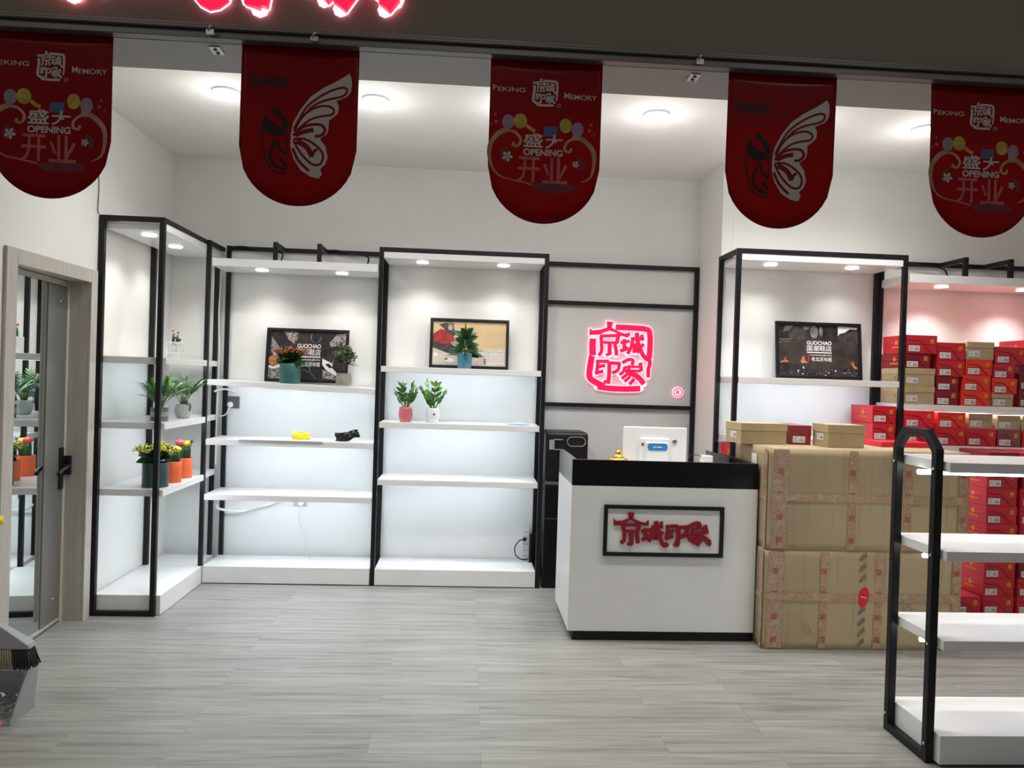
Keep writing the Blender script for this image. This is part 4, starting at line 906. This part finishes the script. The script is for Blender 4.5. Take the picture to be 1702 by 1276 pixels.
def art3(b, fn, ar):
    b.poly(fn, [(0, 0), (1, 0), (1, 1), (0, 1)], 0, None, 0)
    b.poly(fn, [(.0, .3), (.3, .2), (.7, .35), (1, .2), (1, .8), (.5, .9), (0, .7)], .0002, None, 3)
    b.poly(fn, [(.75, .0), (1, .02), (.98, .06), (.90, .05), (.84, .12), (.77, .15), (.75, .2)], .0006, None, 1); b.poly(fn, [(.75, .2), (.84, .14), (1, .07), (1, .3), (.78, .32)], .0006, None, 8)
    b.poly(fn, [(.09, .02), (.2, .0), (.14, .12), (.06, .15)], .0006, None, 10); b.poly(fn, [(.31, .02), (.4, .02), (.38, .09), (.33, .1)], .0006, None, 10)
    b.poly(fn, E_(.45, .13, .05, .13), .0004, None, 10); b.poly(fn, E_(.535, .12, .022, .1), .0005, None, 10); b.poly(fn, E_(.24, .18, .11, .16), .0007, None, 8)
    for pts in ([(.02, .28), (.08, .29), (.26, .27)], [(.0, .36), (.1, .33), (.14, .35)], [(.85, .28), (1, .3)]): b.ribbon(fn, pts, .014, .0006, None, 10)
    for sh in ([(.01, .74), (.07, .70), (.085, .62), (.095, .70), (.13, .74), (.02, .755)], [(.27, .72), (.31, .60), (.33, .70), (.38, .745), (.28, .755)], [(.88, .66), (.92, .74), (.935, .68), (.95, .78), (1.0, .84), (.94, .83)]): b.poly(fn, sh, .0008, None, 4)
    random.seed(3)
    for i in range(46):
        u, v = random.random()*.98+.01, .80+random.random()**.5*.19; r = .004+random.random()*.008; b.poly(fn, E_(u, v, r, r*1.3, 6), .0007, None, 10 if i % 4 else 1)
    ptext(b, fn, .355, .31, .665, .71)
poster('framed dark shoe poster with white lettering behind the red flowers and leafy bush', (-1.49, 1.822), (-.888, 1.4225), 5.595, -.12, art1)
poster('framed beige poster of a person in a red coat, behind the blue pot', (-.290, 1.938), (.302, 1.562), 5.60, -.12, art2)
poster('framed dark landscape poster with white lettering and orange boots, above the cartons', (2.132, 1.962), (2.748, 1.562), 5.065, -.12, art3)

# ================================================================== PLANTS AND SMALL THINGS
def pot(t, prof, m_, soil_r, soil_z, **kw):
    b = MB(); b.lathe(prof, n=36, **kw); b.build('pot', m_, t)
    b = MB(); b.lathe([(soil_r, soil_z-.004), (soil_r, soil_z), (.001, soil_z+.003)], n=24); b.build('soil', SOIL, t)
def cyl(r, h, t=.006): return [(r*.98, 0), (r, .004), (r, h-.003), (r-.002, h), (r-t+.002, h), (r-t, h-.003), (r-t, h-.02)]
def rdir(tilt, az): return Vector((math.sin(tilt)*math.cos(az), math.sin(tilt)*math.sin(az), math.cos(tilt)))
def kalanchoe(label, loc, r, h, m_, fl, seed):
    random.seed(seed); t = thing('flowering_plant', label, 'potted plant', loc); pot(t, cyl(r, h), m_, r-.007, h-.015)
    b = MB()
    for i in range(22):
        az = i*2.4+random.random(); ti = random.uniform(.7, 1.45); b.leaf(rdir(ti, az)*.01+Vector((0, 0, h-.01+random.random()*.05)), rdir(ti, az), random.uniform(.075, .11), random.uniform(.05, .066), .5, 0, nrm=(0, -.8, .7))
    for i in range(30):
        az = i*2.4+1; b.leaf((math.cos(az)*.02, math.sin(az)*.02, h+.02+.035*random.random()), rdir(random.uniform(.4, 1.2), az), .085, .055, .3, 0, nrm=(0, -.8, .7))
    b.build('leaves', LEAFD, t)
    s = MB(); f = MB(); q = MB()
    for i in range(22):
        az = i*2.4; rr = r*1.55*math.sqrt((i+.5)/22); tip = Vector((math.cos(az)*rr, math.sin(az)*rr, h+.105+random.uniform(-.012, .015)-rr*.25))
        s.tube([(0, 0, h), tip*.5+Vector((0, 0, h*.5+.02)), tip], .0022, 5)
        for k in range(20):
            p = tip+Vector((random.gauss(0, .012), random.gauss(0, .012), random.gauss(0, .007))); (f if k % 3 else q).ball(p, random.uniform(.0045, .0078), 0, 6, (1, 1, .7))
    s.build('flower_stem', STEM, t); f.build('flowers', fl, t); q.build('buds', LEAFM if fl is REDF else LEAFL, t); return t
kalanchoe('yellow flowering plant in dark teal pot on the corner rack', (-1.915, 4.755, .7605), .076, .152, PTEAL, YELF, 1)
kalanchoe('red flowering plant in teal pot standing before the dark shoe poster', (xw(482, 5.43, 1.47), 5.43, 1.4170), .072, .142, PTEAL2, REDF, 2)
def grafted(label, loc, r, h, c1_, c2_, hh, seed):
    random.seed(seed); t = thing('grafted_cactus', label, 'potted plant', loc); pot(t, cyl(r, h), PORAN, r-.007, h-.012)
    for dx, dy, s_, cap in ((-.018, -.01, 1, c1_), (.02, .012, .92, c2_)):
        b = MB(); b.lathe([(.016, 0), (.021, .012), (.022, hh*s_*.7), (.018, hh*s_), (.001, hh*s_+.003)], (dx, dy, h-.013), 18, ribs=3, ribd=.22); b.build('cactus_stem', LEAFD, t)
        b = MB(); z = h-.013+hh*s_+.018; b.lathe([(.001, -.022), (.02, -.016), (.029, -.002), (.027, .010), (.015, .02), (.001, .022)], (dx, dy, z), 30, ribs=9, ribd=.10)
        for k in range(6): b.ball((dx+.024*math.cos(k*1.05), dy+.024*math.sin(k*1.05), z+.004), .010, 0, 8)
        b.build('cactus_cap', cap, t)
    return t
grafted('orange potted cactus with coral and yellow caps, beside the dark teal pot', (-1.895, 4.962, .7605), .058, .135, CORAL, YELF, .075, 3)
g2 = grafted('orange potted cactus at the far end, with coral and taller yellow caps', (-1.905, 5.175, .7605), .060, .135, CORAL, YELF, .095, 4)
b = MB(); 
for k in range(14): a = k*2.4; b.leaf((.055, 0, .235), rdir(.3+.09*k % 1.2, a), .025, .006, 0, 0)
b.tube([(.03, 0, .123), (.045, 0, .19), (.055, 0, .235)], .0025, 5); b.build('side_shoot', LEAFG, g2)
def palm(label, loc, potf, z0, seed, n=20, sc_=1):
    random.seed(seed); t = thing('palm_plant', label, 'potted plant', loc); potf(t)
    st_ = MB(); lf_ = MB()
    for i in range(n):
        az = i*2.4+random.uniform(-.3, .3); ti = random.uniform(.08, .75); L = random.uniform(.13, .19)*sc_
        p = Vector((math.cos(az)*.012, math.sin(az)*.012, z0)); d = rdir(ti*.5, az); pts = [p.copy()]
        for k in range(10):
            d = (d+Vector((math.cos(az)*.05*ti*2, math.sin(az)*.05*ti*2, -.025*(1+ti)))).normalized(); p = p+d*L/10; pts.append(p.copy())
            if k > 3:
                sd = d.cross(Vector((0, 0, 1))); sd = sd.normalized() if sd.length > .05 else Vector((1, 0, 0))
                for sg_ in (-1, 1): lf_.leaf(p, d*.8+sd*sg_*.75+Vector((0, 0, .1)), random.uniform(.055, .078)*sc_, .0125, .45, random.choice((0, 0, 1)), segs=3, fold=.1)
        st_.tube(pts, .0018, 5); lf_.leaf(p, d, .05*sc_, .008, .3, 0, segs=3)
    for i in range(9): a = i*2.4; st_.tube([(math.cos(a)*.016, math.sin(a)*.016, z0-.02), (math.cos(a)*.012, math.sin(a)*.012, z0+.06*sc_)], .004, 5)
    st_.build('stalks', STEM, t); lf_.build('fronds', [LEAFM, LEAFL], t); return t
def potA(t):
    b = MB(); b.lathe(cyl(.052, .082), n=32); p = b.build('pot', PDARK, t); b = MB()
    for z in (.03, .04, .05): b.lathe([(.0521, z), (.0525, z+.001), (.0525, z+.005), (.0521, z+.006)], n=32)
    b.build('pot_stripe', PGREY, p); b = MB(); b.lathe([(.045, .064), (.045, .068), (.001, .071)], n=20); b.build('soil', SOIL, t)
def potB(t): pot(t, [(.035, 0), (.046, .012), (.054, .04), (.054, .06), (.047, .09), (.043, .094), (.041, .09), (.040, .08)], PGREY, .0405, .082)
palm('small palm in striped grey green pot on the corner rack', (-1.925, 4.815, 1.1655), potA, .07, 11)
p2_ = palm('small palm in round pale grey pot on the corner rack', (-1.90, 5.14, 1.1655), potB, .083, 12, 15)
b = MB(); b.ball((.035, -.03, .098), .010, 0, 10); b.ball((.035, -.03, .114), .007, 0, 10); b.tube([(.05, -.02, .10), (.056, -.025, .08), (.054, -.028, .05)], .006, 6); b.build('tiny_figurine', DGREY, p2_)
# small cactus on white stand
cx = xw(291, 4.97, 1.60)
ct = thing('potted_cactus', 'tiny pink flowering cactus in white pot on a white stand, top corner shelf', 'potted plant', (cx, 4.97, 1.5605))
b = MB()
for sx, sy in ((-1, -1), (1, -1), (1, 1), (-1, 1)): b.box(sx*.038-.003, sy*.038-.003, 0, sx*.038+.003, sy*.038+.003, .106)
for z in (.032, .10):
    b.box(-.035, -.041, z, .035, -.035, z+.005); b.box(-.035, .035, z, .035, .041, z+.005); b.box(-.041, -.035, z, -.035, .035, z+.005); b.box(.035, -.035, z, .041, .035, z+.005)
b.box(-.035, -.003, .032, .035, .003, .037); b.build('plant_stand', WHITE, ct)
b = MB(); b.lathe([(.026, .038), (.029, .042), (.034, .085), (.036, .105), (.034, .107), (.032, .105), (.031, .098)], n=28); b.build('pot', PWHITE, ct)
b = MB(); b.lathe([(.031, .096), (.031, .099), (.001, .102)], n=20); b.build('soil', SOIL, ct)
b = MB(); b.tube([(-.012, 0, .098), (-.014, 0, .13), (-.013, 0, .16)], [.010, .009, .006], 8); b.tube([(.014, 0, .098), (.012, 0, .125), (.013, 0, .15)], [.012, .010, .006], 8); b.ball((.028, 0, .122), .009, 0, 8); b.ball((.002, -.005, .135), .008, 0, 8); b.build('cactus_stem', LEAFD, ct)
b = MB(); b.ball((-.017, 0, .182), .009, 0, 10); b.ball((.016, 0, .170), .009, 0, 10); b.build('flowers', PINKF, ct)
b = MB(); b.tube([(-.013, 0, .16), (-.017, 0, .178)], .002, 5); b.tube([(.013, 0, .15), (.016, 0, .166)], .002, 5); b.ball((-.005, 0, .162), .006, 0, 6); b.build('flower_stem', mat('pale_green_stem', (.25, .42, .32), .5), ct)
# leafy bush in ribbed pot
random.seed(21); bx = xw(571, 5.44, 1.46)
bu = thing('leafy_bush', 'small leaved bush in ribbed grey pot beside the dark shoe poster', 'potted plant', (bx, 5.44, 1.4155))
pot(bu, [(.044, 0), (.052, .006), (.055, .04), (.054, .06), (.048, .072), (.053, .082), (.050, .084), (.046, .078), (.045, .07)], PRIB, .0455, .073, ribs=18, ribd=.04)
b = MB(); l_ = MB(); f_ = MB()
for i in range(4): a = i*1.6; b.tube([(math.cos(a)*.008, math.sin(a)*.008, .07), (math.cos(a)*.012, math.sin(a)*.012, .13), (math.cos(a)*.03, math.sin(a)*.03, .22)], .004, 6)
for i in range(46):
    d = rdir(random.uniform(0, 1.9), random.uniform(0, 6.28)); tip = Vector((0, 0, .19))+Vector((d.x*.075, d.y*.06, d.z*.082)); b.tube([(0, 0, .15), tip*.6+Vector((0, 0, .07)), tip], .0012, 4)
    for k in range(13):
        p = tip-d*random.uniform(-.008, .06)+Vector((random.gauss(0, .01), random.gauss(0, .01), random.gauss(0, .01))); l_.leaf(p, rdir(random.uniform(.2, 2), random.uniform(0, 6.28)), random.uniform(.018, .027), .018, .2, 0, nrm=(0, -1, .4), segs=2)
    if i % 2: f_.ball(tip+Vector((0, 0, .006)), .0045, 0, 6)
for i in range(5): p = Vector((.05+i*.011, 0, .155-i*.004)); l_.leaf(p, rdir(1.2, i*1.7), .022, .014, .2, 0, segs=2); b.tube([(.02, 0, .15), p], .0012, 4)
b.build('branches', WOODST, bu); l_.build('leaves', LEAFG, bu); f_.build('flowers', mat('pale_pink_bud', (.5, .36, .34), .6), bu)
# guzmania-like plant in blue pot
random.seed(5); gx = xw(772, 5.42, 1.6)
gz = thing('broad_leaved_plant', 'broad leaved plant with yellow spike in blue pot before the beige poster', 'potted plant', (gx, 5.42, 1.5605))
pot(gz, [(.044, 0), (.048, .004), (.053, .05), (.056, .108), (.055, .111), (.051, .111), (.050, .105), (.049, .095)], PBLUE, .0495, .097)
b = MB(); l_ = MB()
for i in range(22):
    az = i*2.4+random.uniform(-.3, .3); z = .095+i*.0068; ti = 1.35-i*.035; b_ = Vector((0, 0, z)); l_.leaf(b_+rdir(ti, az)*.012, rdir(ti, az), random.uniform(.10, .135)*(1-i*.014), .058*(1-i*.010), .5, 0, nrm=(0, -1, .5), segs=6)
for s_ in (-1, 1): l_.leaf((0, 0, .1), (s_*1, -.15, .35), .16, .036, .9, 0, segs=8)
b.tube([(0, 0, .09), (0, 0, .25)], .006, 6); b.build('stem', STEM, gz); l_.build('leaves', LEAFD, gz)
b = MB(); b.tube([(0, 0, .25), (.002, 0, .29), (.001, 0, .335)], [.008, .009, .002], 8)
for k in range(4): b.leaf((0, 0, .25), rdir(.5, k*1.57), .03, .02, .2, 0)
b.build('flower_spike', mat('dark_flower_bract', (.10, .035, .02), .5), gz)
b = MB()
for s_ in (-1, 1): b.leaf((s_*.006, 0, .27), (s_*.12, 0, 1), .05, .010, 0, 0, nrm=(0, 1, 0)); b.ball((s_*.009, 0, .295), .006, 0, 8, (1, 1, 3))
b.build('yellow_bract', YELF, gz)
# two zz plants
def zz(label, u, m_, seed, foot, hot, tall):
    random.seed(seed); x = xw(u, 5.43, 1.2); t = thing('glossy_leaf_plant', label, 'potted plant', (x, 5.43, 1.1635))
    pot(t, [(.040, 0), (.042, .003), (.042, .010), (.040, .012), (.049, .03), (.051, .055), (.046, .095), (.044, .105), (.041, .106), (.040, .100), (.040, .09)], m_, .0395, .092)
    s_ = MB(); l_ = MB()
    for i in range(7):
        az = i*2.4+seed; ti = .08+.075*i; L = tall*(1-.07*i); d = rdir(ti, az); p = Vector((math.cos(az)*.012, math.sin(az)*.012, .088)); pts = [p.copy()]
        for k in range(8):
            d = (d+Vector((math.cos(az)*.03, math.sin(az)*.03, 0))).normalized(); p = p+d*L/8; pts.append(p.copy())
            if k > 1 and (k+i) % 2 == 0:
                sd = d.cross(rdir(1.5, az)); sd = sd.normalized() if sd.length > .1 else Vector((1, 0, 0))
                for sg_ in (-1, 1): l_.leaf(p, d*1.0+sd*sg_*random.uniform(.6, 1.0), random.uniform(.048, .066), .025, .1, hot if k > 5 else 0, nrm=(math.cos(az), math.sin(az)-.6, .4), segs=4)
        l_.leaf(p, d, .05, .024, .1, hot); s_.tube(pts, [.005-.0004*j for j in range(9)], 6)
    s_.build('stems', STEM, t); l_.build('leaves', [LEAFM, LEAFL], t); return t
zz('glossy leaved plant in rounded pink pot on the framed rack', 674, PPINK, 31, .0, 0, .175)
z2 = zz('glossy leaved plant in rounded white pot with black dot, framed rack', 719, PWHITE, 34, .0, 1, .195)
b = MB(); b.poly(lambda u, v, h: (.012+u, -.0508-h, .062+v), circ(.007, 14), 0, .001); b.build('pot_dot', BLKP, z2)
# paper board, yellow tape, black cable bundle, mask
pb = MB((-1.29, 5.35, 1.012)); pb.box(-1.585, 5.315, 1.0122, -1.0, 5.565, 1.0152); o = tag(pb.build('paper_board', PAPER), 'flat white paper board lying on the middle open shelf', 'paper')
yt = thing('tape_roll', 'yellow packing tape roll standing on the white paper board', 'tape', (xw(500, 5.46, 1.04), 5.46, 1.0158))
b = MB(); b.lathe([(.038, 0), (.062, 0), (.062, .048), (.038, .048), (.038, 0)], n=36); b.build('tape_body', YTAPE, yt)
b = MB(); b.lathe([(.0345, .001), (.0375, .001), (.0375, .047), (.0345, .047), (.0345, .001)], n=28); b.build('core', KRAFT, yt)
kb = thing('cable_bundle', 'bundle of black cable with gold plug end on the middle open shelf', 'cable', (xw(577, 5.43, 1.05), 5.43, 1.0118))
random.seed(9); b = MB()
for k in range(13):
    pts = []; ph = random.random()*6.28; rx = random.uniform(.055, .085); rz_ = random.uniform(.010, .030); zc = .034+random.uniform(-.010, .012)
    for i in range(17): a = 2*PI*i/16+ph; pts.append((math.cos(a)*rx*(1+.1*math.sin(3*a))+.0, math.sin(a)*.028*random.uniform(.7, 1.1), max(.006, zc+math.sin(a+k*.4)*rz_+math.cos(a)*.018)))
    b.tube(smooth3(pts, 3), .0055, 6)
b.build('cable_loops', BLKP, kb)
b = MB(); b.tube(smooth3([(-.015, -.04, .05), (.0, -.043, .062), (.02, -.042, .06), (.03, -.038, .045), (.02, -.04, .035)]), .003, 6); b.ball((.045, -.02, .074), .009, 0, 10, (1, 1, 1.3)); b.build('plug_end', mat('dull_brass', (.30, .22, .10), .4, 1), kb)
mk = thing('face_mask', 'pale blue face mask lying flat on the framed rack shelf', 'face mask', (xw(862, 5.42, 1.17), 5.45, 1.1636))
b = MB()
nx, ny = 14, 6; vs = [(-.075+.15*i/nx, -.045+.09*j/ny, .006+.010*math.sin(PI*i/nx)*math.sin(PI*j/ny)+.003*(j % 2)) for j in range(ny+1) for i in range(nx+1)]
b.add(vs, [(j*(nx+1)+i, j*(nx+1)+i+1, (j+1)*(nx+1)+i+1, (j+1)*(nx+1)+i) for j in range(ny) for i in range(nx)], 0, True); o = b.build('mask_cloth', MASKB, mk); sd = o.modifiers.new('thickness', 'SOLIDIFY'); sd.thickness = .002; sd.offset = -1
b = MB()
for s_ in (-1, 1): b.tube(smooth3([(s_*.074, -.035, .006), (s_*.10, -.03, .004), (s_*.105, .0, .004), (s_*.10, .025, .004), (s_*.074, .035, .006)]), .0016, 5)
b.build('ear_loop', WHITE, mk)

# broom and dustpan at the left edge
br = thing('broom', 'grey broom with dark and cream bristles clipped over the dustpan', 'broom', (-1.955, 3.25, .22))
b = MB(); x0, x1 = -.175, .165
b.add([(x0, -.03, .085), (x1, -.03, .085), (x1, .03, .085), (x0, .03, .085), (x0+.01, -.028, .105), (x1-.008, -.028, .105), (x1-.008, .028, .105), (x0+.01, .028, .105), (-.05, -.018, .185), (.03, -.018, .185), (.03, .018, .185), (-.05, .018, .185)],
      [(0, 3, 2, 1), (0, 1, 5, 4), (1, 2, 6, 5), (2, 3, 7, 6), (3, 0, 4, 7), (4, 5, 9, 8), (5, 6, 10, 9), (6, 7, 11, 10), (7, 4, 8, 11), (8, 9, 10, 11)]); b.build('broom_head', GREY, br, bevel=.006)
b = MB(); b.tube([(-.01, 0, .18), (-.012, 0, .55), (-.014, 0, .95)], .011, 10); b.build('handle', SILV, br)
b = MB(); b.tube([(.006, 0, .60), (.006, 0, .635)], [.022, .022], 12); b.build('handle_clip', YTAPE, br)
random.seed(4); bd = MB(); bl = MB()
for i in range(34):
    for j in range(5):
        x = x0+.012+(x1-x0-.024)*i/33; y = -.024+.012*j; fx = (x/.17); tgt = bl if .22 < (x+.175)/.34 % 1 < .32 or .60 < (x+.175)/.34 < .78 else bd
        tgt.tube([(x, y, .084), (x+fx*.012, y*1.2, .045), (x+fx*.026+random.uniform(-.003, .003), y*1.6, random.uniform(.002, .008))], [.0052, .0050, .0035], 5)
bd.build('dark_bristles', BRISD, br); bl.build('cream_bristles', BRISL, br)
dp = thing('dustpan', 'grey upright dustpan with comb teeth standing on the floor under the broom', 'dustpan', (-1.975, 3.255, 0))
b = MB(); w2 = .13
b.box(-w2, -.06, 0, w2, .12, .006); b.box(-w2, .114, .006, w2, .12, .195); b.box(-w2, -.05, .006, -w2+.006, .114, .19)
b.add([(w2-.006, -.06, .006), (w2, -.06, .006), (w2, .114, .006), (w2-.006, .114, .006), (w2+.008, .03, .195), (w2+.016, .03, .195), (w2+.016, .114, .195), (w2+.008, .114, .195)], [(0, 3, 2, 1), (4, 5, 6, 7), (0, 1, 5, 4), (1, 2, 6, 5), (2, 3, 7, 6), (3, 0, 4, 7)])
b.box(-w2, .02, .183, w2+.008, .03, .197); b.build('pan_body', GREY, dp, bevel=.002)
b = MB()
for i in range(17): x = -w2+.012+i*.0155; b.add([(x, .019, .184), (x+.010, .019, .184), (x+.005, .017, .168), (x, .029, .184), (x+.010, .029, .184), (x+.005, .027, .168)], [(0, 1, 2), (3, 5, 4), (0, 3, 4, 1), (1, 4, 5, 2), (2, 5, 3, 0)])
b.build('comb_teeth', GREY, dp)
random.seed(8); b = MB()
for i in range(40):
    p = Vector((random.uniform(-.10, .10), random.uniform(0, .09), random.uniform(.02, .075))); b.leaf(p, rdir(random.uniform(.3, 1.6), random.uniform(0, 6.28)), random.uniform(.025, .05), .014, random.uniform(-.8, .8), 0, segs=4)
o = tag(b.build('dust_and_scraps', mat('grey_scraps', (.36, .34, .30), .7, var=.7, vscale=40), loc=(-1.975, 3.255, 0)), 'heap of grey dust and paper scraps inside the dustpan', 'dust', kind='stuff')
pk = thing('pink_handle', 'pink plastic handle lying on the floor in front of the dustpan', 'handle', (-1.95, 3.16, .0))
b = MB(); b.tube([(-.14, 0, .014), (0, 0, .015), (.055, .004, .017), (.08, .005, .017), (.086, .005, .017)], [.012, .012, .015, .015, .010], 12); b.build('grip', PINKP, pk)
